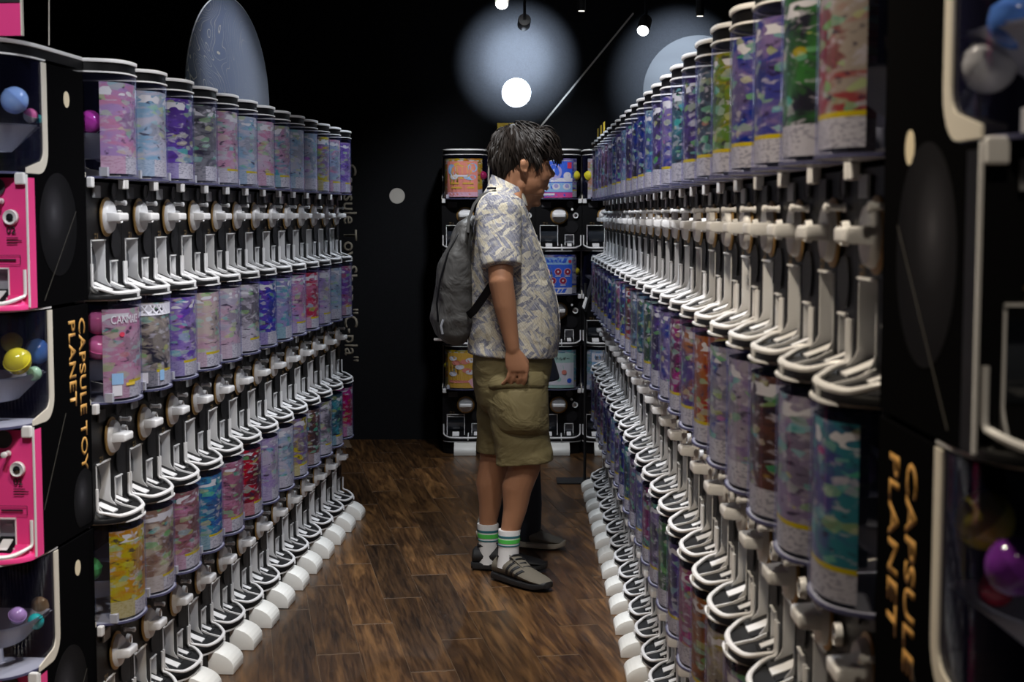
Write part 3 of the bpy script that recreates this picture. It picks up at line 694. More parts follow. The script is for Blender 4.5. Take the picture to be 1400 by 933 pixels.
# blue concert sheet, third from left
p = poster_of(BK[2, 2]); wrap(flat('rect', 'print_royal', .185, .205), -.017, .11, p, 'poster_ground'); wrap(flat('disc', 'print_lilac', .045), -.03, .150, p, 'moon_print', .002)
wrap(flat('rect', 'print_paper', .185, .022), -.017, .105, p, 'caption_print', .002); wrap(flat('rect', 'print_sky', .185, .052), -.017, .062, p, 'picture_ground', .0018)
for x in (-.075, -.017, .042): wrap(flat('disc', 'print_paper', .022, .018), x, .066, p, 'picture_print', .0024); wrap(flat('disc', 'print_lilac', .012), x, .070, p, 'picture_print', .003)
wrap(flat('rect', 'print_magenta', .185, .030), -.017, .018, p, 'caption_print', .002); wrap(flat('rect', 'print_paper', .07, .012), -.06, .022, p, 'caption_print', .0026)
wrap(flat('rect', 'red_print', .026, .035), .058, .188, p, 'seal_print', .002); wrap(flat('disc', 'print_paper', .022), .045, .128, p, 'badge_print', .0026)
wrap(flat('rect', 'print_paper', .006, .04), -.03, .148, p, 'tower_print', .0026)
# orange bordered sheet at the right
p = poster_of(BK[2, 3]); wrap(flat('rect', 'print_orange', .185, .205), .012, .11, p, 'poster_ground'); wrap(flat('rect', 'print_paper', .165, .185), .022, .105, p, 'sheet_print', .002)
for x, z, m_ in ((-.03, .112, 'print_gold'), (-.03, .105, 'black_print'), (-.005, .11, 'red_print'), (-.03, .06, 'print_mint'), (-.02, .052, 'yellow_print'), (.03, .11, 'print_sky')): wrap(flat('disc', m_, .016, .010), x, z, p, 'picture_print', .0026)
wrap(text_mesh('今治', 'black_print', height=.022), -.05, .150, p, 'lettering', .0026)
# blue sheet with a row of red rounds
p = poster_of(BK[1, 2]); wrap(flat('rect', 'print_royal', .185, .205), -.017, .11, p, 'poster_ground'); wrap(flat('rect', 'print_sky', .185, .040), -.017, .192, p, 'caption_print', .0018); wrap(flat('rect', 'print_paper', .185, .036), -.017, .020, p, 'caption_print', .0018)
wrap(text_mesh('ミャクミャク', 'print_royal', height=.020, length=.12), -.078, .178, p, 'lettering', .0024)
for x, z in ((-.07, .130), (-.005, .130), (.048, .130), (-.035, .078), (.022, .078)):
    wrap(flat('disc', 'print_blush', .0205), x, z, p, 'badge_print', .002); wrap(flat('disc', 'print_cherry', .017), x, z, p, 'badge_print', .0026); wrap(flat('disc', 'print_paper', .005, .006), x, z, p, 'badge_print', .0032); wrap(flat('rect', 'print_paper', .03, .005), x, z - .025, p, 'caption_print', .0024)
wrap(flat('disc', 'red_print', .010), .062, .190, p, 'seal_print', .0026)
p = poster_of(BK[1, 3]); wrap(flat('rect', 'print_blush', .14, .205), .02, .11, p, 'poster_ground'); wrap(flat('disc', 'print_royal', .022, .014), -.01, .140, p, 'picture_print', .002); wrap(flat('rect', 'print_orange', .14, .012), .02, .072, p, 'caption_print', .002); wrap(flat('rect', 'print_paper', .14, .05), .02, .033, p, 'caption_print', .002)
# golden sheet, bottom left of the back wall
p = poster_of(BK[0, 0]); wrap(flat('rect', 'print_gold', .185, .205), -.017, .11, p, 'poster_ground')
for x, z, m_ in ((-.07, .18, 'print_paper'), (.03, .17, 'print_paper'), (-.03, .13, 'print_paper'), (.03, .10, 'print_paper'), (-.05, .155, 'print_coral'), (0, .16, 'print_coral'), (-.07, .09, 'print_paper'), (.01, .11, 'print_coral')): wrap(flat('disc', m_, .026, .014), x, z, p, 'cloud_print', .002)
wrap(flat('rect', 'print_coral', .16, .014), -.017, .045, p, 'caption_print', .002)
p = poster_of(BK[0, 2]); wrap(flat('rect', 'print_mint', .20, .205), -.01, .11, p, 'poster_ground'); wrap(flat('rect', 'print_paper', .2, .13), -.01, .09, p, 'sheet_print', .0018); wrap(text_mesh('ホルダー', 'black_print', height=.018, length=.08), -.02, .172, p, 'lettering', .0026)
for x, z, m_ in ((.03, .10, 'print_coral'), (.06, .05, 'print_royal'), (.0, .06, 'print_mint')): wrap(flat('disc', m_, .014), x, z, p, 'picture_print', .0026)
p = poster_of(BK[0, 3]); wrap(flat('rect', 'print_sky', .185, .205), .012, .11, p, 'poster_ground'); wrap(flat('rect', 'print_paper', .185, .05), .012, .185, p, 'caption_print', .0018); wrap(text_mesh('鉄印', 'black_print', height=.024), -.06, .172, p, 'lettering', .0026)
wrap(flat('disc', 'print_orange', .012, .016), -.03, .09, p, 'picture_print', .002)
# the pink make-up sheet of the left row's middle tier and the sheet beside it
LM = {o['label'].split(' ')[0] + o['label'].split(', ')[1].split(' ')[0]: o for o in COL.objects if o.name.startswith('capsule_machine') and 'left row' in o.get('label', '')}
p = poster_of(LM['firstmiddle']); wrap(text_mesh('CANMAKE', 'print_paper', height=.020, length=.105), -.100, .192, p, 'lettering'); wrap(flat('rect', 'print_sky', .032, .028), -.085, .055, p, 'sticker_print'); wrap(flat('rect', 'print_paper', .026, .026), -.087, .026, p, 'sticker_print')
wrap(flat('disc', 'red_print', .008, .006), -.07, .165, p, 'lip_print'); wrap(flat('rect', 'yellow_print', .04, .007), -.04, .040, p, 'caption_print')
p = poster_of(LM['secondmiddle']); wrap(flat('rect', 'print_paper', .20, .030), -.035, .210, p, 'caption_print'); wrap(flat('rect', 'print_paper', .028, .028), -.105, .030, p, 'sticker_print', .0016); wrap(flat('rect', 'print_sky', .022, .028), -.04, .034, p, 'sticker_print', .0016)

# ================================================================== toy capsules inside the machines
CAP = {}
CAP['top'] = MB().lathe([(.0305 * math.cos(math.radians(a)), .0305 * math.sin(math.radians(a))) for a in (0, 15, 30, 45, 60, 75, 87)], (0, 0, 0), 'z', 20).mesh('upper_shell', 'capsule_plastic', True)
CAP['low'] = MB().lathe([(.0310 * math.cos(math.radians(a)), .0310 * math.sin(math.radians(a))) for a in (-87, -75, -60, -45, -30, -15, 0)] + [(.0318, .002), (.0318, .004), (.0305, .004)], (0, 0, 0), 'z', 20).mesh('lower_shell', 'capsule_plastic', True)
CC = {'purple': (.30, .05, .45), 'magenta': (.62, .06, .50), 'pink': (.85, .20, .45), 'blue': (.12, .30, .85), 'pale blue': (.35, .55, .95), 'yellow': (.80, .72, .05), 'green': (.10, .45, .15), 'pale green': (.45, .72, .50), 'teal': (.02, .50, .50), 'tan': (.48, .33, .18), 'red': (.55, .03, .06), 'white': (.75, .75, .75), 'olive': (.50, .42, .03), 'dark red': (.35, .02, .10), 'lilac': (.55, .35, .70)}
def capsule(mach, loc, colour, where, r=1.0, low=None):
    m_ = Matrix.Rotation(mach.rotation_euler.z, 4, 'Z'); p_ = Vector(mach.location) + m_ @ Vector((loc[0], loc[1], loc[2]))
    o = thing('toy_capsule', f'{colour} toy capsule {where}', 'capsule', p_, random.uniform(0, 6), 'toy capsules inside the machines')
    o.rotation_euler = (random.uniform(-.9, .9), random.uniform(-.9, .9), random.uniform(0, 6)); o.scale = (r, r, r)
    a = link('upper_shell', CAP['top'], o); b = link('lower_shell', CAP['low'], o); a.color = (*CC[colour], 1); b.color = (*CC[low or colour], 1)
    return o
zc = CB + .137
E_ = ENDS
def seen(mach, px, py, Y):
    m_ = Matrix.Rotation(-mach.rotation_euler.z, 4, 'Z'); return m_ @ (at(px, py, Y) - Vector(mach.location))
for k_, q, c_, wh, r, lo in [
    (('L', 2), (20, 137, 3.46), 'pale blue', 'in the top pink machine', 1.0, None), (('L', 2), (42, 158, 3.53), 'pink', 'in the top pink machine', .55, 'white'), (('L', 2), (55, 163, 3.56), 'teal', 'in the top pink machine', .42, None),
    (('L', 1), (24, 494, 3.44), 'yellow', 'in the middle pink machine', 1.0, None), (('L', 1), (53, 480, 3.56), 'blue', 'in the middle pink machine', 1.0, None), (('L', 1), (47, 511, 3.50), 'pale green', 'in the middle pink machine', .55, None), (('L', 1), (61, 518, 3.57), 'purple', 'in the middle pink machine', .4, None), (('L', 1), (16, 468, 3.545), 'olive', 'behind the yellow one in the middle pink machine', .8, None),
    (('L', 0), (24, 842, 3.44), 'lilac', 'in the bottom pink machine', .65, None), (('L', 0), (49, 850, 3.50), 'teal', 'in the bottom pink machine', .62, None), (('L', 0), (58, 826, 3.57), 'tan', 'in the bottom pink machine', .9, None), (('L', 0), (72, 856, 3.575), 'pale blue', 'in the bottom pink machine', .42, None),
    (('R', 1), (1346, 712, 1.435), 'olive', 'in the middle machine at the right edge', 1.0, 'yellow'), (('R', 1), (1388, 775, 1.36), 'purple', 'in the middle machine at the right edge', .95, None), (('R', 1), (1362, 806, 1.42), 'red', 'behind the purple one at the right edge', .6, None),
    (('R', 2), (1352, 90, 1.43), 'white', 'in the top machine at the right edge', .9, None), (('R', 2), (1388, 30, 1.38), 'blue', 'in the top machine at the right edge', .85, None)]:
    q = (q[0], q[1], q[2] + (-.068 if k_[0] == 'L' else .086)); capsule(ENDS[k_], seen(ENDS[k_], *q), c_, wh, r, lo)
def M_of(row, i, t):
    return next(o for o in COL.objects if o.get('label', '').startswith(f'{ORD[i]} capsule machine from the near end, {TIER[t]} tier of {row} row'))
for row, i, t, loc, c_, wh, r in [
    ('left', 0, 2, (-.078, .005, zc), 'magenta', 'beside the first poster, top tier of left row', 1.0), ('left', 0, 1, (-.072, -.005, zc), 'pink', 'lower of two beside the first poster, middle tier of left row', 1.1), ('left', 0, 1, (-.066, .0, zc + .066), 'pink', 'upper of two beside the first poster, middle tier of left row', 1.05),
    ('left', 0, 0, (-.08, .03, zc), 'green', 'beside the first poster, bottom tier of left row', 1.0), ('left', 1, 1, (-.08, .02, zc), 'pale blue', 'beside the second poster, middle tier of left row', .9), ('left', 1, 1, (-.075, .03, zc + .06), 'tan', 'above the pale blue one, second machine of left row', .9), ('left', 2, 2, (-.08, .02, zc), 'pale blue', 'beside the third poster, top tier of left row', .9),
    ('left', 4, 2, (-.085, .02, zc), 'yellow', 'beside the fifth poster, top tier of left row', .9), ('left', 1, 2, (-.085, .02, zc), 'blue', 'beside the second poster, top tier of left row', .8),
    ('right', 0, 1, (.075, .02, zc + .03), 'green', 'beside the first poster, middle tier of right row', 1.1), ('right', 0, 2, (.08, .01, zc), 'white', 'beside the first poster, top tier of right row', .9), ('right', 1, 2, (.07, .005, zc), 'pink', 'beside the second poster, top tier of right row', 1.0), ('right', 1, 1, (.08, .02, zc), 'lilac', 'beside the second poster, middle tier of right row', .9),
    ('right', 2, 1, (.08, .01, zc + .05), 'green', 'beside the third poster, middle tier of right row', .9), ('right', 1, 0, (.08, .01, zc), 'magenta', 'beside the second poster, bottom tier of right row', .9), ('right', 3, 2, (.08, .01, zc), 'blue', 'beside the fourth poster, top tier of right row', .9), ('right', 5, 2, (.08, .01, zc), 'teal', 'beside the sixth poster, top tier of right row', .9)]:
    capsule(M_of(row, i, t), loc, c_, wh, r)
for k_, loc, c_, wh, r in [((2, 0), (.105, -.02, zc), 'dark red', 'right of the orange sheet at the back wall', .9), ((2, 0), (-.10, .03, zc), 'green', 'left of the orange sheet at the back wall', .8), ((2, 2), (.095, -.02, zc), 'yellow', 'right of the blue concert sheet at the back wall', 1.0), ((2, 3), (-.098, -.02, zc), 'yellow', 'left of the orange bordered sheet at the back wall', 1.0), ((1, 2), (.10, -.01, zc), 'olive', 'right of the blue sheet with red rounds', .8), ((0, 0), (-.105, .02, zc), 'olive', 'left of the golden sheet at the back wall', .8)]:
    capsule(BK[k_], loc, c_, wh, r)

# ================================================================== cores of the two aisle blocks, signs, planet disc
gl_ = MB().box((0, 0, .90), (.30, 3.40, 1.798)).obj('display_core', 'black_matte'); gl_.location = (L0 + dL * 1.75 + nL * .54).to_tuple(); gl_.rotation_euler = (0, 0, -aL)
tag(gl_, 'tall black block behind the left row of machines', 'display block')
d_ = thing('planet_disc', 'large milky blue acrylic planet disc standing behind the left row', 'display sign')
pc = at(314, 137, 6.9); d_.location = (pc.x, pc.y, 1.80)
R_ = 138 * 6.9 / F
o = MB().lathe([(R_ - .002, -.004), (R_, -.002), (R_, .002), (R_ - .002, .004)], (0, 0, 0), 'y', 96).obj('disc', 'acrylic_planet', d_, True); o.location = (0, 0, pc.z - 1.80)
# only the part above the block is there: cut flat at the foot
bm = bmesh.new(); bm.from_mesh(o.data); bmesh.ops.bisect_plane(bm, geom=bm.verts[:] + bm.edges[:] + bm.faces[:], plane_co=(0, 0, -(pc.z - 1.80) + .001), plane_no=(0, 0, -1), clear_outer=True); bm.to_mesh(o.data); bm.free()
d_.rotation_euler = (0, 0, math.pi / 2 - math.radians(13))
o = MB().tube([(R_ * math.cos(a_ * math.pi / 60), 0, pc.z - 1.80 + R_ * math.sin(a_ * math.pi / 60)) for a_ in range(-1, 62)], .0035, 6).obj('disc_edge', 'white_plastic', d_, True)
o = MB().box((0, 0, .010), (.30, .05, .018)).obj('disc_foot', 'black_plastic', d_)
# pink header board on the pink machines
hb = thing('header_board', 'pink and black header board standing on the top pink machine', 'sign', ENDS['L', 2].location + Vector((0, 0, .5865 * ZS)), -aL)
MB().box((.0, -.055, .115), (.30, .008, .23)).obj('board', 'pink_panel', hb); MB().box((.0, -.0605, .150), (.30, .003, .16)).obj('black_field', 'black_print', hb)
MB().box((.1515, -.055, .115), (.003, .010, .23)).obj('board_edge', 'cream_plastic', hb)
me = text_mesh('C', 'pink_panel', height=.085, length=.085, bold=.03); place_text(me, (.055, -.0622, .078), (1, 0, 0), (0, 0, 1), hb)
wr_ = MB().tube([at(67, 62, 3.55), at(67, -60, 3.55)], .0012, 6).obj('hanging_wire', 'cream_plastic'); tag(wr_, 'thin pale wire rising behind the pink header board', 'wire')
# small yellow cards on top
def card(loc, rz, wd, h, label, m1='yellow_print'):
    o = thing('price_card', label, 'card', loc, rz, 'small yellow cards on the machines')
    MB().box((0, 0, h / 2), (wd, .003, h)).obj('sheet', m1, o); MB().prism([(wd * .1 + h * .30 * math.cos(i * math.pi / 9), h * .55 + h * .30 * math.sin(i * math.pi / 9)) for i in range(18)], -.0021, -.0016, 'y').obj('picture_print', 'print_lilac', o); MB().box((0, .003, .006), (wd * .5, .02, .010)).obj('holder', 'chrome', o)
b2 = BK[2, 1].location
card((at(688, 190, BY).x + .03, BY + .03, b2.z + .5857 * ZS), 0, .13, .155, 'yellow picture card on the back machines behind the man')
for n_, i in enumerate((22, 21, 20)):
    c0 = R0 + dR * ((i + .5) * W_); card((c0.x - .05, c0.y, tz(2, DROP) + .5857 * ZS), math.pi / 2, .10, .07, ['yellow card on the last machine of right row', 'yellow card on the second last machine of right row', 'yellow card on the third last machine of right row'][n_])
# sign stand at the far end of the right row
sb = at(797, 689, 7.62); ss = thing('sign_stand', 'thin black sign stand with flat base beside the right row end', 'sign stand', (at(799.6, 600, 7.96).x - .02, 7.96, 0))
MB().box((-.02, 0, .006), (.22, .16, .010)).obj('base_plate', 'stand_black', ss, bev=.002); MB().tube([(.02, 0, .010), (.02, 0, 1.06)], .0075, 8).obj('pole', 'stand_black', ss, True)
MB().prism([(.010, .92), (.075, 1.15), (.082, 1.147), (.018, .918)], -.15, .15, 'y').obj('panel', 'stand_black', ss)
MB().prism([(.004, .935), (.020, .99), (.024, .988), (.009, .933)], -.155, .02, 'y').obj('white_tag', 'white_print', ss)
# end post of the right row
ep = MB().box((0, 0, .85), (.03, .03, 1.70)).obj('end_post', 'grey_plastic'); e_ = R0 + dR * (NR * W_ + .02); ep.location = (e_.x + .02, e_.y, .0); tag(ep, 'slim pale post closing the far end of the right row', 'post')

# ================================================================== ceiling spots in view
def lamp(px, py, Y, label, aim_at, on=True, watts=0, deg=30, col=COOL, tilt=None, r=.036, l_=.12):
    h = at(px, py, Y); o = thing('ceiling_spotlight', label, 'spotlight', h, 0, 'ceiling spotlights')
    dirv = (Vector(aim_at) - h).normalized(); q = dirv.to_track_quat('-Z', 'Y')
    body = MB().lathe([(r * .9, l_), (r, l_ * .9), (r, .004), (r * .92, 0)], (0, 0, 0), 'z', 24).obj('lamp_body', 'lamp_metal' if on == 'glow' else 'stand_black', o, True); body.rotation_euler = q.to_euler()
    le = MB().lathe([(r * .86, -.001), (r * .86, .003)], (0, 0, 0), 'z', 24).obj('lens', 'lens_glow', body)
    top = q @ Vector((0, 0, l_)); MB().tube([top, (top.x, top.y, CEIL - h.z)], .008, 8).obj('stem', 'stand_black', o, True)
    MB().box((top.x, top.y, CEIL - h.z - .012), (.05, .05, .022)).obj('mount', 'stand_black', o)
    if on:
        l = spot(h + dirv * .012, aim_at, watts, deg, 1.0, col, .02); l.parent = None
    return o
lamp(686, 6, 8.0, 'lit ceiling spotlight above the round wall glow', (-.15, 6.4, .9), 'glow', 26, 60, COOL)
lamp(716, 34, 8.6, 'black ceiling spotlight in front of the round wall glow', at(708, 82, WALL_Y), 'dark', WS1, 50, (.72, .85, 1))
spot(at(716, 34, 8.6) + Vector((0, .02, 0)), at(708, 80, WALL_Y), 460, 34, 1.0, (.75, .87, 1), .02)
lamp(879, 42, 8.4, 'lit silver ceiling spotlight above the right row', (.1, 6.0, .6), 'glow', 26, 60, COOL)
lamp(960, -14, 8.6, 'black ceiling spotlight above the grey wall planet', at(928, 96, WALL_Y), 'dark', WS2, 52, (.72, .85, 1))
for px, py, lb in ((795, 15, 'small dim ceiling downlight left of the silver spotlight'), (957, 22, 'small dim ceiling downlight right of the silver spotlight')):
    h = at(px, py, 8.2); o = thing('ceiling_downlight', lb, 'downlight', h, 0, 'small ceiling downlights')
    MB().lathe([(.02, 0), (.022, .01), (.022, CEIL - h.z)], (0, 0, 0), 'z', 16).obj('can', 'stand_black', o, True); MB().lathe([(.017, -.001), (.017, .002)], (0, 0, 0), 'z', 16).obj('lens', 'dim_lens_glow', o)
# ================================================================== people
mat('skin', (.36, .170, .090), .5, spec=.35, bump=.08, bscale=220)
mat('hair_black', (.016, .011, .008), .55, spec=.3)
mat('eye_white', (.6, .58, .55), .2); mat('eye_dark', (.01, .008, .006), .15)
mat('sock_white', (.72, .71, .70), .85, bump=.5, bscale=260); mat('stripe_green', (.08, .55, .08), .8); mat('stripe_teal', (.03, .16, .20), .8)
mat('shoe_suede', (.135, .118, .090), .85, bump=.3, bscale=300); mat('shoe_black', (.010, .010, .011), .6); mat('sole_black', (.012, .012, .013), .5)
mat('jacket_navy', (.012, .014, .030), .8); mat('denim', (.020, .024, .036), .85, bump=.2, bscale=400); mat('shoe_grey', (.16, .145, .12), .8); mat('sole_cream', (.38, .33, .26), .7)
mat('strap_grey', (.10, .098, .094), .75, bump=.2, bscale=500)
# shirt: cream cotton with slate leaf strokes
c = NT('leaf_shirt'); tc = c.n('TexCoord').outputs['Object']
def leaves(scale, ang, sx, W):
    mp_ = c.n('Mapping', Vector=c.n('Mapping', Vector=tc, Rotation=(0, ang, 0)).outputs[0], Scale=(sx, 1.5, 1)).outputs[0]
    wn = c.n('TexNoise', Vector=tc, Scale=3.0, Detail=1.0)
    mp_ = c.n('VectorMath', _operation='MULTIPLY_ADD', i0=wn.outputs['Color'], i1=(.25, .25, .25), i2=mp_).outputs[0]
    v_ = c.n('TexVoronoi', _feature='DISTANCE_TO_EDGE', Vector=mp_, Scale=scale, Randomness=1.0)
    v2 = c.n('TexVoronoi', Vector=mp_, Scale=scale, Randomness=1.0)
    return v_.outputs[0], v2.outputs['Color']
e1, k1 = leaves(19, .6, 4.6, 0); e2, k2 = leaves(21, -.9, 4.8, 1); e3, k3 = leaves(15, 1.5, 2.8, 2)
col = c.ramp(c.n('SeparateColor', Color=k1).outputs[0], [(.0, (.56, .50, .38)), (.40, (.60, .55, .43)), (.46, (.27, .27, .31)), (.75, (.19, .19, .235)), (.80, (.40, .38, .36))], 'CONSTANT')
col2 = c.ramp(c.n('SeparateColor', Color=k2).outputs[1], [(.0, (.20, .20, .24)), (.35, (.58, .53, .43)), (.6, (.38, .36, .34)), (.82, (.27, .27, .32))], 'CONSTANT')
col = c.mix(c.math('GREATER_THAN', c.n('SeparateColor', Color=k3).outputs[0], .52), col, col2)
vein = c.ramp(e1, [(.0, (1, 1, 1)), (.05, (0, 0, 0))]); col = c.mix(c.math('MULTIPLY', vein, .75), col, (.62, .58, .49, 1))
vein = c.ramp(e2, [(.0, (1, 1, 1)), (.04, (0, 0, 0))]); col = c.mix(c.math('MULTIPLY', vein, .5), col, (.12, .12, .16, 1))
st = c.n('TexWave', Vector=c.n('Mapping', Vector=tc, Rotation=(0, .6, 0)).outputs[0], Scale=38.0, Distortion=6.0, Detail=2.0); col = c.mix(.10, col, st.outputs['Color'], 'OVERLAY')
c.link(col, c.p.inputs['Base Color']); c.p.inputs['Roughness'].default_value = .85; c.p.inputs['Specular IOR Level'].default_value = .2
wr1 = c.n('TexNoise', Vector=c.n('Mapping', Vector=tc, Scale=(1.6, 1.2, 1.0)).outputs[0], Scale=9.0, Detail=3.0, Distortion=1.0)
c.link(c.n('Bump', Strength=.55, Distance=.018, Height=wr1.outputs['Fac']).outputs[0], c.p.inputs['Normal'])
def cloth(name, c1, c2_, rough, bs=.5, sc=8.0, dist=.016, stretch=(1, 1, 1)):
    c = NT(name); tc = c.n('TexCoord').outputs['Object']; n1 = c.n('TexNoise', Vector=c.n('Mapping', Vector=tc, Scale=stretch).outputs[0], Scale=sc, Detail=3.0, Distortion=1.2)
    c.link(c.ramp(n1.outputs['Fac'], [(.3, c1), (.7, c2_)]), c.p.inputs['Base Color']); c.p.inputs['Roughness'].default_value = rough; c.p.inputs['Specular IOR Level'].default_value = .3
    c.link(c.n('Bump', Strength=bs, Distance=dist, Height=n1.outputs['Fac']).outputs[0], c.p.inputs['Normal'])
cloth('khaki', (.150, .118, .050), (.190, .152, .070), .75, .6, 7.0, .02, (1, 1, 1.6))
cloth('bag_grey', (.060, .058, .055), (.085, .082, .078), .5, .7, 7.0, .025, (1.5, 1.5, 1))

def ell(cx, cy, cz, rx, ry, n=2.0, k=28, tilt=0.0, yaw=0.0):
    """a level ring, superellipse; tilt raises z along x"""
    out = []
    for i in range(k):
        t = 2 * math.pi * i / k; a, b = math.cos(t), math.sin(t)
        x = rx * math.copysign(abs(a) ** (2 / n), a); y = ry * math.copysign(abs(b) ** (2 / n), b)
        out.append((cx + x * math.cos(yaw) - y * math.sin(yaw), cy + x * math.sin(yaw) + y * math.cos(yaw), cz + tilt * x))
    return out
def limb(mb, pts, k=16):
    """pts: (point, radius)"""
    mb.tube([p for p, r in pts], [r for p, r in pts], k)
    for p, r in pts[1:-1]: mb.ball(p, r * .985, 12)
    mb.ball(pts[0][0], pts[0][1], 12); mb.ball(pts[-1][0], pts[-1][1], 12)
PY = 5.865
def Q(px, py, dy=0.0): return at(px, py, PY + dy)
def mid(a, b, f=.5): return a + (b - a) * f

def shoe(parent, heel, direction, length, upper, sole, stripes=False, laces=True, name='shoe'):
    """heel: ground point under the back of the shoe; direction: unit vector to the toe"""
    o = bpy.data.objects.new(name, None); COL.objects.link(o); o.parent = parent; o.empty_display_size = .05
    o.location = Vector(heel) - parent.location; o.rotation_euler = (0, 0, math.atan2(direction[1], direction[0]))
    L = length
    W = lambda t: .036 + .016 * math.sin(min(1, t * 1.35) * math.pi * .62) ** 2 if t < .74 else .0505 * math.sqrt(max(.02, 1 - ((t - .74) / .275) ** 2))
    ts = [0, .03, .1, .2, .32, .45, .58, .7, .8, .88, .94, .98, 1.0]
    def sec(t, z0, h, n_, shrink=1.0):
        wd = W(t) * shrink * (.72 if t == 0 else 1) ; out = []
        for i in range(16):
            a = 2 * math.pi * i / 16; ca, sa = math.cos(a), math.sin(a)
            out.append((t * L, wd * math.copysign(abs(ca) ** (2 / n_), ca), z0 + h / 2 + h / 2 * math.copysign(abs(sa) ** (2 / n_), sa)))
        return out
    MB().rings([sec(t, .002 + (.012 * max(0, (t - .8) / .2) ** 2), .028 - .004 * t, 5, 1.03) for t in ts]).obj('sole', sole, o, True)
    top = {0: .075, .03: .088, .1: .094, .2: .092, .32: .100, .45: .092, .58: .074, .7: .060, .8: .052, .88: .046, .94: .040, .98: .033, 1.0: .028}
    u_ = MB(); rr = []
    for t in ts:
        h = top[t]; wd = W(t) * .97 * (.72 if t == 0 else 1); out = []
        for i in range(20):
            a = 2 * math.pi * i / 20; ca, sa = math.cos(a), math.sin(a)
            nar = 1 - (.45 if t < .6 else .3) * max(0, sa) ** 1.5
            out.append((t * L * (.985 if t > .5 else 1) + .003, wd * nar * math.copysign(abs(ca) ** .8, ca), .022 + max(0, (h - .022) * (sa * .5 + .5)) if sa > -.99 else .022))
        rr.append(out)
    u_.rings(rr).obj('upper', upper, o, True)
    MB().lathe([(.034, 0), (.038, .006), (.036, .012), (.030, .012), (.030, 0)], (.19 * L, 0, .090), 'z', 18).obj('collar', 'shoe_black', o, True)
    MB().rings([ell(x * L, 0, z, .012, wd, 2.4, 12, -.5) for x, z, wd in ((.30, .118, .020), (.33, .110, .024), (.45, .093, .024), (.56, .076, .022))]).obj('tongue', upper, o, True)
    if laces:
        for i in range(4):
            t = .36 + .065 * i; z = .108 - .0105 * i - .004 * (i > 1)
            MB().tube([(t * L, -.027, z - .010), (t * L + .004, -.012, z), (t * L + .008, .012, z), (t * L + .012, .027, z - .010)], .0038, 6).obj('lace', 'shoe_black', o, True)
    if stripes:
        ks = sorted(top)
        def surf(t, a, lift):
            for k0, k1 in zip(ks, ks[1:]):
                if k0 <= t <= k1: h = top[k0] + (top[k1] - top[k0]) * (t - k0) / (k1 - k0)
            ca, sa = math.cos(a), math.sin(a); nar = 1 - (.45 if t < .6 else .3) * max(0, sa) ** 1.5
            return Vector((t * L + .003, W(t) * .97 * nar * ca ** .8 + lift * ca, .022 + (h - .022) * (sa * .5 + .5) + lift * sa))
        for sg in (-1, 1):
            for i in range(3):
                rr = []
                for j in range(6):
                    a = math.radians(-35 + 17 * j); t = .34 + .095 * i + .020 * j - .03
                    q = [surf(t, a, .0), surf(t, a, .0022), surf(t + .042, a, .0022), surf(t + .042, a, .0)]
                    rr.append([Vector((p_.x, sg * p_.y, p_.z)) for p_ in q])
                MB().rings(rr).obj('stripe', 'shoe_black', o)
    return o

# ---------------------------------------------------------------- the man
man = thing('person', 'person in leaf-print shirt and khaki cargo shorts looking at the right row', 'person', (0, PY, 0))
def local(v_): return Vector(v_) - Vector((0, PY, 0))
def LQ(px, py, dy=0.0): return local(Q(px, py, dy))
bd = MB()
# torso
for (py, xb, xf, hy) in [(0, 0, 0, 0)][:0]: pass
def trunk(rows, n=2.3):
    rr = []
    for py, xb, xf, hy, tl in rows:
        a, b = LQ(xb, py), LQ(xf, py); m_ = (a + b) / 2; rr.append(ell(m_.x, m_.y, m_.z, (b.x - a.x) / 2, hy, n, 32, tl))
    return rr
bd.rings(trunk([(258, 682, 716, .055, 0), (276, 668, 716, .14, 0), (300, 660, 722, .165, 0), (340, 655, 733, .165, 0), (400, 652, 748, .16, 0), (450, 652, 750, .165, 0), (500, 652, 742, .165, 0), (530, 660, 735, .15, 0)]))
# neck and head
limb(bd, [(LQ(688, 277), .054), (LQ(698, 256), .058), (LQ(706, 235), .060)])
HC = LQ(713, 209)
bd.ball(HC, (.100, .076, .098), 24); bd.ball(LQ(726, 228), (.072, .066, .078), 20); bd.ball(LQ(727, 248), (.058, .056, .052), 20)     # skull, face, jaw
bd.ball(LQ(736, 262), (.026, .034, .020), 12); bd.ball(LQ(712, 252), (.040, .060, .045), 14); bd.ball(LQ(722, 256), (.050, .048, .034), 14)                              # chin, jaw corner, under jaw
bd.ball(LQ(746, 222), (.016, .050, .012), 12)                                                    # brow
bd.tube([LQ(747, 224), LQ(751, 233), LQ(755, 239), LQ(754, 241)], [.010, .013, .0145, .012], 8); bd.ball(LQ(751.5, 241.5), (.011, .017, .008), 10)   # nose
bd.ball(LQ(747.5, 250), (.010, .022, .0065), 10); bd.ball(LQ(746, 255), (.010, .019, .0065), 10)       # lips
bd.ball(LQ(733, 240), (.056, .056, .050), 16)   # cheeks
for sg in (-1, 1):                                                                               # ears
    e = LQ(717, 226, sg * .078); bd.ball(e, (.019, .010, .030), 12, Matrix.Rotation(.15, 3, 'Y')); bd.ball(e + Vector((-.004, sg * .008, .008)), (.014, .008, .018), 10); bd.ball(e + Vector((.004, sg * .004, -.022)), (.010, .007, .010), 8)
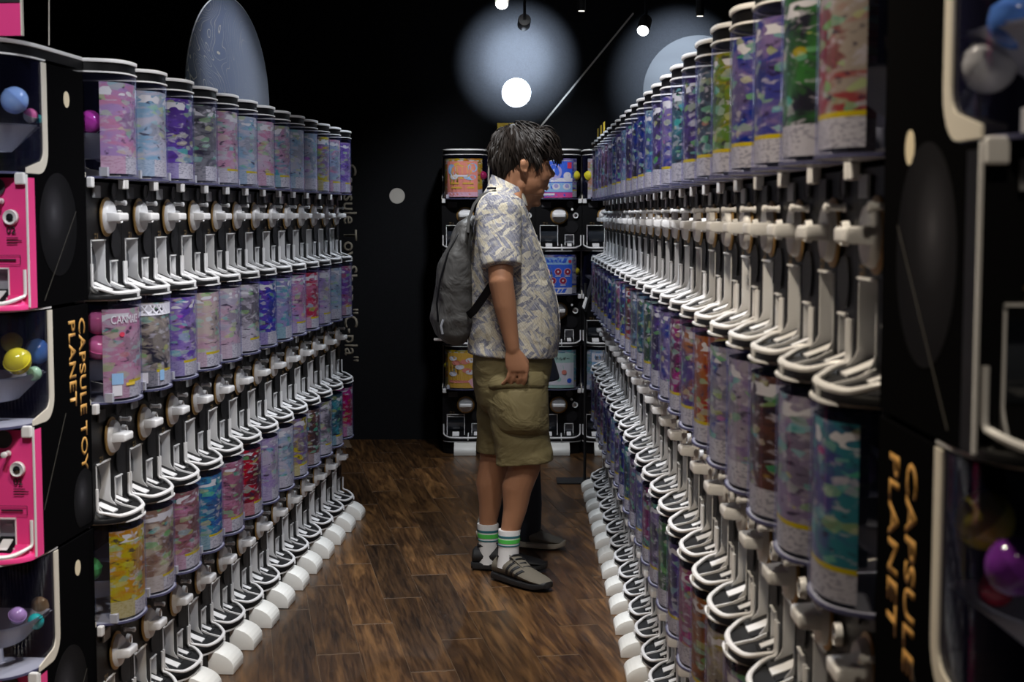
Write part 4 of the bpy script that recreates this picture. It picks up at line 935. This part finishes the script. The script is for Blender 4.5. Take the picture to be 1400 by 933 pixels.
# arms
def arm(sg, sh, el, wr):
    limb(bd, [(sh, .050), (mid(sh, el, .5), .050), (el, .047), (mid(el, wr, .35), .043), (mid(el, wr, .7), .033), (wr, .0265)])
shN, elN, wrN = LQ(683, 296, -.170), LQ(685, 386, -.255), LQ(701, 477, -.245)
shF, elF, wrF = LQ(690, 296, .170), LQ(698, 385, .26), LQ(722, 470, .25)
arm(-1, shN, elN, wrN); arm(1, shF, elF, wrF)
def hand(wr, sg, s_=1.0):
    """hanging hand, back of the hand outwards, fingers softly curled towards the thigh"""
    kx = wr + Vector((.020, 0, -.082)); out = Vector((0, sg, 0))
    # palm: a flattened block from the wrist to the knuckle row
    rr = []
    for f, hw, hd in ((-.08, .024, .021), (.12, .029, .019), (.45, .040, .0185), (.8, .044, .017), (1.05, .041, .014)):
        p = wr + (kx - wr) * f
        rr.append([(p.x + hw * math.cos(2 * math.pi * i / 16), p.y + hd * math.sin(2 * math.pi * i / 16), p.z) for i in range(16)])
    bd.rings(rr)
    spec = [(-.031, .058, .0082, .10), (-.011, .070, .0088, .04), (.011, .076, .0092, .0), (.031, .070, .0090, -.02)]   # little, ring, middle, index
    for fx, ln_, r, back in spec:
        a = kx + Vector((fx, 0, .004 - abs(fx - .005) * .25)); b = a + Vector((-.004 - back * .04, -sg * .004, -ln_ * .46)); c_ = b + Vector((-.010 - back * .05, -sg * .016, -ln_ * .32)); d = c_ + Vector((-.010, -sg * .018, -ln_ * .12))
        limb(bd, [(a + Vector((0, 0, .02)), r * 1.1), (a, r * 1.12), (b, r), (c_, r * .92), (d, r * .8)], 10)
    t0_ = wr + Vector((.026, -sg * .008, -.022)); limb(bd, [(t0_, .015), (t0_ + Vector((.024, -sg * .012, -.030)), .0125), (t0_ + Vector((.028, -sg * .020, -.058)), .0105), (t0_ + Vector((.024, -sg * .026, -.078)), .0085)], 10)
hand(wrN, -1); hand(wrF, 1)
# legs
kN, aN = LQ(717, 640, -.10), LQ(697, 728, -.10); kF, aF = LQ(676, 636, .10), LQ(667, 718, .10)
limb(bd, [(LQ(703, 505, -.09), .092), (LQ(712, 575, -.10), .080), (kN, .063), (mid(kN, aN, .32) + Vector((-.012, 0, 0)), .059), (mid(kN, aN, .65), .046), (aN, .036), (LQ(695, 757, -.10), .036)])
limb(bd, [(LQ(694, 505, .09), .092), (LQ(684, 570, .10), .078), (kF, .061), (mid(kF, aF, .32) + Vector((-.010, 0, 0)), .057), (mid(kF, aF, .65), .045), (aF, .035), (LQ(668, 757, .10), .035)])
body = fuse(bd, 'body', 'skin', man, .0048, 5)
# eyes
for sg in (-1, 1):
    e = MB().ball(LQ(742, 229, sg * .032), .0125, 14).obj('eye', 'eye_white', man, True)
    MB().ball(LQ(745.5, 229, sg * .0335), (.004, .006, .006), 10).obj('iris', 'eye_dark', e, True)
    MB().tube([LQ(745, 221.5, sg * .018), LQ(744.5, 220, sg * .032), LQ(741, 221, sg * .050)], .0035, 6).obj('eyebrow', 'hair_black', man, True)
# hair: cap plus layered locks
hb_ = MB(); hb_.ball(LQ(712, 203), (.112, .088, .100), 24); hb_.ball(LQ(694, 215), (.064, .080, .078), 20); hb_.ball(LQ(734, 196), (.074, .080, .066), 20); hb_.ball(LQ(746, 206), (.052, .070, .042), 16)
hb_.ball(LQ(690, 232), (.038, .064, .040), 14); hb_.ball(LQ(728, 214, -.062), (.030, .020, .024), 12); hb_.ball(LQ(728, 214, .062), (.030, .020, .024), 12)
hair = fuse(hb_, 'hair', 'hair_black', man, .006, 4)
lk = MB(); rng = random.Random(3); crown = LQ(702, 176)
nv = len(hair.data.vertices)
for _ in range(1300):
    v_ = hair.data.vertices[rng.randrange(nv)]; p_ = v_.co.copy(); n_ = v_.normal.copy()
    if n_.z < -.35: continue
    dr = (p_ - crown); dr = dr - n_ * dr.dot(n_)
    if dr.length < .006: dr = Vector((rng.uniform(-1, 1), rng.uniform(-1, 1), 0))
    dr.normalize(); dr = (dr + Vector((0, 0, -.35 * (1 - max(0, n_.z)))) + Vector((rng.uniform(-.3, .3), rng.uniform(-.3, .3), rng.uniform(-.2, .2)))).normalized()
    ln_ = rng.uniform(.035, .060); pts = [p_ - n_ * .004, p_ + dr * ln_ * .35 + n_ * .004, p_ + dr * ln_ * .7 + n_ * .003 + Vector((0, 0, -.003)), p_ + dr * ln_ - n_ * .003 + Vector((0, 0, -.008))]
    lk.tube(pts, [.0026, .0034, .0026, .0005], 4)
for i in range(26):    # ragged hem over brow, temple and nape
    f = i / 25
    if f < .5: y = -.075 + .15 * (f * 2); p_ = LQ(758 - abs(y) * 90, 207, y)
    else: y = -.07 + .14 * (f - .5) * 2; p_ = LQ(679 + abs(y) * 40, 232, y)
    lk.tube([p_ + Vector((0, 0, .02)), p_ + Vector((.003 if f < .5 else 0, 0, 0)), p_ + Vector((rng.uniform(-.006, .004), rng.uniform(-.006, .006), -.020 - rng.uniform(0, .010)))], [.009, .007, .001], 6)
lo = lk.obj('hair_locks', 'hair_black', hair, True); tag(lo, kind='stuff')
# shirt
sh = MB()
sh.rings(trunk([(252, 674, 706, .070, -.45), (260, 668, 712, .090, -.35), (268, 660, 715, .145, -.15), (282, 652, 719, .190, 0), (305, 646, 726, .202, 0), (335, 642, 737, .200, 0), (365, 640, 747, .195, 0), (395, 640, 757, .195, 0), (420, 640, 762, .198, 0), (445, 640, 764.5, .202, -.01), (468, 640, 763, .205, -.03), (485, 639, 761, .207, -.05)], 2.35))
def sleeve(s0, e0, hem, r0, r1):
    d_ = (hem - s0); n = 8; rr = []
    ax = d_.normalized(); u = Vector((1, 0, 0)); u = (u - ax * u.dot(ax)).normalized(); w_ = ax.cross(u)
    for i in range(n + 1):
        f = i / n; p_ = s0 + d_ * f; r = r0 + (r1 - r0) * f
        rr.append([p_ + (u * math.cos(2 * math.pi * k / 24) * r + w_ * math.sin(2 * math.pi * k / 24) * r * .92) for k in range(24)])
    sh.rings(rr); sh.ball(s0, r0 * .98, 16)
sleeve(LQ(681, 292, -.165), None, LQ(686, 366, -.240), .088, .075); sleeve(LQ(690, 292, .165), None, LQ(697, 366, .240), .088, .075)
shirt = fuse(sh, 'shirt', 'leaf_shirt', man, .0065, 5)
# soft folds in the cloth
ripple(shirt, lambda p: noise.noise(Vector((p.x * 7, p.y * 7, p.z * 4.5))) * .006 + noise.noise(Vector((p.x * 18 + p.z * 6, p.y * 14, p.z * 12))) * .0035)
# collar
cl = MB(); rr = []
for i in range(25):
    a = -math.pi * .93 + 1.86 * math.pi * i / 24 + math.pi      # open at the throat (+x)
    cx, cy = math.cos(a), math.sin(a); c0 = LQ(693, 256)
    p_in = c0 + Vector((.060 * cx + .004, .068 * cy, .016 - .030 * cx)); p_out = c0 + Vector((.076 * cx, .092 * cy, -.022 - .045 * max(0, cx) - .006 * cx))
    rr.append([p_in + Vector((.003 * cx, .003 * cy, .003)), p_out + Vector((.006 * cx, .006 * cy, 0)), p_out, p_in - Vector((.004 * cx, .004 * cy, 0))])
cl.rings(rr).obj('collar', 'leaf_shirt', shirt, True)
pl_ = MB().ribbon([LQ(717, 283) + Vector((.006, 0, 0)), LQ(726, 305), LQ(738, 335), LQ(748, 365), LQ(758, 395), LQ(763.5, 420), LQ(765.5, 445), LQ(764, 468), LQ(761, 488)], [(1, 0, .3)] * 9, .035, .004).obj('placket', 'leaf_shirt', shirt, True)
# shorts
so_ = MB()
so_.rings(trunk([(470, 645, 756, .185, 0), (500, 645, 754, .190, 0), (530, 647, 750, .185, 0), (550, 650, 748, .16, 0), (562, 662, 735, .10, 0)], 2.4))
def leg_tube(rows, dy):
    rr = []
    for px, py, rx, ry, tl in rows:
        p_ = LQ(px, py, dy); rr.append(ell(p_.x, p_.y, p_.z, rx, ry, 2.3, 28, tl))
    so_.rings(rr)
leg_tube([(704, 515, .125, .10, 0), (709, 560, .115, .105, 0), (713, 600, .110, .107, 0), (717, 632, .111, .108, .10)], -.098)
leg_tube([(693, 515, .120, .10, 0), (688, 560, .105, .100, 0), (685, 590, .098, .098, 0), (684, 617, .096, .098, .0)], .098)
shorts = fuse(so_, 'shorts', 'khaki', man, .0065, 4)
ripple(shorts, lambda p: noise.noise(Vector((p.x * 8, p.y * 8, p.z * 9))) * .007 + noise.noise(Vector((p.x * 10, p.y * 10, p.z * 26))) * .004)
# cargo pocket with flap on the near leg
def pad(rows, depth, name, parent, m_='khaki'):
    """bulging patch: rows of (py, x0, x1, dy)"""
    mb = MB(); vs = []; n = 12
    for j, (py, x0, x1, dy) in enumerate(rows):
        fj = j / (len(rows) - 1)
        for i in range(n + 1):
            f = i / n; b = (1 - (2 * f - 1) ** 4) * (1 - (2 * fj - 1) ** 6) * depth
            vs.append(LQ(x0 + (x1 - x0) * f, py, dy + .055 * (2 * f - 1) ** 2 - b))
    fs = []; k = n + 1; R = len(rows)
    for j in range(R - 1):
        for i in range(n): fs.append((j * k + i, j * k + i + 1, (j + 1) * k + i + 1, (j + 1) * k + i))
    o0 = len(vs); vs += [v_ + Vector((0, .03, 0)) for v_ in vs]
    fs += [tuple(o0 + i for i in f[::-1]) for f in fs]
    bd_ = [i for i in range(k)] + [(j + 1) * k + n for j in range(R - 1)] + [(R - 1) * k + n - 1 - i for i in range(n)] + [(R - 2 - j) * k for j in range(R - 2)]
    for a, b in zip(bd_, bd_[1:] + bd_[:1]): fs.append((a, b, o0 + b, o0 + a))
    mb.add(vs, fs); o = mb.obj(name, m_, parent, True); sm = o.modifiers.new('s', 'SUBSURF'); sm.levels = 2; sm.render_levels = 2; return o
pk = pad([(520, 669, 746, -.195), (535, 668, 748, -.200), (555, 669, 750, -.205), (575, 673, 751, -.205), (590, 677, 752, -.203), (597, 682, 748, -.200)], .045, 'cargo_pocket', shorts)
pad([(508, 667, 744, -.198), (518, 667, 745, -.208), (528, 666, 746, -.222), (533, 668, 742, -.226)], .020, 'pocket_flap', shorts)
# socks
def sock(ank, low, nm_, r=.041):
    d_ = ank - low; rr = []
    for f, k_ in ((0, 1.06), (.15, 1.0), (.5, .98), (.75, 1.0), (.97, 1.06), (1.0, 1.04)):
        p_ = low + d_ * f; rr.append(ell(p_.x, p_.y, p_.z, r * k_, r * k_, 2, 24))
    s_ = MB().rings(rr).obj(nm_, 'sock_white', man, True)
    for f0, f1, m_ in ((.80, .86, 'stripe_teal'), (.66, .76, 'stripe_green'), (.58, .61, 'stripe_teal')):
        a, b = low + d_ * f0, low + d_ * f1; q = r * 1.035
        MB().rings([ell(a.x, a.y, a.z, q, q, 2, 24), ell(b.x, b.y, b.z, q + .001, q + .001, 2, 24)]).obj('sock_stripe', m_, s_, True)
sock(LQ(696.5, 724, -.10), LQ(694.5, 775, -.10), 'sock'); sock(LQ(667, 716, .10), LQ(669, 770, .10), 'sock')
# shoes
def floor_at(px, py):
    a = (px - 700) / F; b = (466.5 - py) / F
    d = Vector((a, math.cos(PITCH) + b * math.sin(PITCH), -math.sin(PITCH) + b * math.cos(PITCH))); return Vector((0, 0, EYE)) + d * ((.004 - EYE) / d.z)
h1 = Vector((-.062, PY - .045, .0045)); dN = Vector((.66, -.75, 0)).normalized()
aNg = LQ(694.5, 775, -.10) + Vector((0, PY, 0)); h1 = Vector((aNg.x, aNg.y, .0045)) - dN * .070
shoe(man, h1, dN, .305, 'shoe_suede', 'sole_black', True)
aFg = LQ(669, 770, .10) + Vector((0, PY, 0)); dF = Vector((.985, -.17, 0)).normalized(); shoe(man, Vector((aFg.x, aFg.y, .0045)) - dF * .070, dF, .305, 'shoe_black', 'sole_black', False)

# ---------------------------------------------------------------- his backpack
bp_ = thing('backpack', 'slouchy grey backpack worn on the back of the man in shorts', 'backpack', (0, PY, 0))
bg = MB(); rr = []
for py, x0, x1, hy in ((296, 640, 652, .05), (305, 628, 650, .10), (325, 616, 648, .125), (350, 606, 648, .14), (380, 598, 650, .15), (410, 592, 652, .155), (435, 590, 653, .155), (455, 596, 650, .14), (466, 608, 642, .11), (471, 618, 634, .06)):
    a, b = LQ(x0, py), LQ(x1, py); m_ = (a + b) / 2; rr.append(ell(m_.x, m_.y, m_.z, (b.x - a.x) / 2, hy, 2.6, 28))
bg.rings(rr)
bag = fuse(bg, 'bag_body', 'bag_grey', bp_, .008, 4)
ripple(bag, lambda p: noise.noise(Vector((p.x * 8 + p.z * 5, p.y * 8, p.z * 7))) * .014 + noise.noise(Vector((p.x * 20 + p.z * 16, p.y * 9, p.z * 20 - p.x * 9))) * .005)
MB().tube([LQ(641, 300, -.06), LQ(625, 322, -.118), LQ(612, 348, -.132), LQ(602, 382, -.140), LQ(597, 415, -.142), LQ(599, 440, -.135)], .004, 6).obj('zip', 'black_plastic', bag, True)
MB().tube([LQ(606, 437, -.150), LQ(603, 446, -.153), LQ(605, 457, -.150)], .005, 6).obj('zip_pull', 'grey_plastic', bag, True)
MB().box(LQ(602, 464, -.06), (.050, .03, .010)).obj('foot_trim', 'white_plastic', bag, bev=.003)
for sg in (-1, 1):
    y = sg * .125
    pth_ = [LQ(640, 318, y), LQ(641, 300, y), LQ(648, 280, y), LQ(658, 267, y), LQ(670, 263, y), LQ(682, 266, y), LQ(692, 276, y * 1.1), LQ(698, 292, y * 1.3), LQ(700, 320, y * 1.45)]
    nr = [(-1, 0, .2), (-1, 0, .3), (-.8, 0, .6), (-.5, 0, .9), (-.1, 0, 1), (.1, 0, 1), (.4, 0, .9), (.7, 0, .6), (1, 0, .3)]
    MB().ribbon(pth_, nr, .052, .010).obj('shoulder_strap', 'strap_grey', bp_, True)
    MB().ribbon([LQ(690, 376, y * 1.72), LQ(672, 390, y * 1.72), LQ(660, 408, y * 1.65), LQ(648, 425, y * 1.3), LQ(640, 432, y * 1.0)], [(0, sg, 0)] * 5, .030, .004).obj('lower_strap', 'black_plastic', bp_, True)
MB().box(LQ(672, 252.5, -.125) + Vector((0, 0, -.014)), (.035, .03, .008)).obj('strap_buckle', 'black_plastic', bp_, bev=.002)

# ---------------------------------------------------------------- second person, standing behind the man
P2 = 6.458
def L2(px, py, dy=0.0): return at(px, py, P2 + dy) - Vector((0, P2, 0))
m2 = thing('person', 'person in navy jacket and dark jeans mostly hidden behind the man in shorts', 'person', (0, P2, 0))
b2_ = MB()
def trunk2(rows, n=2.2):
    rr = []
    for py, xb, xf, hy in rows:
        a, b = L2(xb, py), L2(xf, py); m_ = (a + b) / 2; rr.append(ell(m_.x, m_.y, m_.z, (b.x - a.x) / 2, hy, n, 24))
    return rr
b2_.rings(trunk2([(288, 692, 712, .06), (300, 678, 710, .15), (330, 674, 716, .16), (400, 676, 730, .15), (470, 684, 742, .155), (510, 690, 738, .14)]))
limb(b2_, [(L2(700, 295), .058), (L2(714, 270), .054)]); b2_.ball(L2(716, 248), (.088, .070, .095), 20); b2_.ball(L2(724, 264), (.056, .052, .052), 14); b2_.tube([L2(741, 246), L2(748, 258), L2(746, 261)], [.008, .011, .008], 8); b2_.ball(L2(733, 279), (.022, .028, .016), 10)
b2_.ball(L2(742, 269), (.008, .02, .006), 8)
for sg in (-1, 1):
    b2_.ball(L2(714, 256, sg * .072), (.017, .009, .028), 10)
    wr2 = L2(712, 486, sg * .24); limb(b2_, [(L2(694, 312, sg * .18), .048), (L2(702, 405, sg * .22), .042), (wr2, .026)]); 
    bd_keep = bd; bd = b2_; hand(wr2, sg); bd = bd_keep
LEG2 = [(-1, 716, 722), (1, 686, 684)]
for sg, kx_, ax_ in LEG2: limb(b2_, [(L2(706, 505, sg * .08), .08), (L2((kx_ + 706) / 2, 570, sg * .09), .07), (L2(kx_, 628, sg * .09), .056), (L2(ax_, 722, sg * .09), .036)])
fuse(b2_, 'body', 'skin', m2, .0065, 4)
j2 = MB(); j2.rings(trunk2([(284, 688, 712, .085), (298, 672, 714, .17), (330, 668, 722, .185), (400, 668, 738, .18), (470, 672, 752, .185), (518, 676, 766, .185)]))
for sg in (-1, 1): limb(j2, [(L2(694, 308, sg * .17), .070), (L2(702, 405, sg * .225), .058), (L2(711, 478, sg * .24), .045)])
fuse(j2, 'jacket', 'jacket_navy', m2, .008, 4)
t2 = MB(); t2.rings(trunk2([(490, 680, 748, .165), (530, 682, 744, .165), (556, 694, 730, .10)]))
for sg, kx_, ax_ in LEG2: limb(t2, [(L2(706, 515, sg * .085), .095), (L2((kx_ + 706) / 2, 570, sg * .09), .085), (L2(kx_, 628, sg * .09), .070), (L2(ax_, 690, sg * .09), .060), (L2(ax_, 727, sg * .09), .056)])
fuse(t2, 'jeans', 'denim', m2, .008, 4)
h2 = MB(); h2.ball(L2(714, 244), (.098, .080, .098), 20); h2.ball(L2(700, 256), (.06, .072, .07), 16); h2.ball(L2(732, 236), (.06, .068, .052), 14); fuse(h2, 'hair', 'hair_black', m2, .008, 4)
for sg in (-1, 1): MB().ball(L2(739, 252, sg * .028), .011, 10).obj('eye', 'eye_dark', m2, True)
for sg, kx_, ax_ in LEG2:
    p_ = L2(ax_, 735, sg * .09); dd = Vector((.95, -.30 * (1 if sg < 0 else .3), 0)).normalized(); shoe(m2, Vector((p_.x, P2 + p_.y, .0045)) - dd * .105, dd, .27, 'shoe_grey', 'sole_cream', False)
# pink leaflet in the second person's far hand
lf = MB().box((0, 0, 0), (.05, .004, .07)).obj('leaflet', 'print_blush'); lf.location = at(653, 526, P2 - .02); lf.rotation_euler = (0, math.radians(-35), 0); tag(lf, 'small pink leaflet sticking out behind the khaki shorts', 'leaflet')
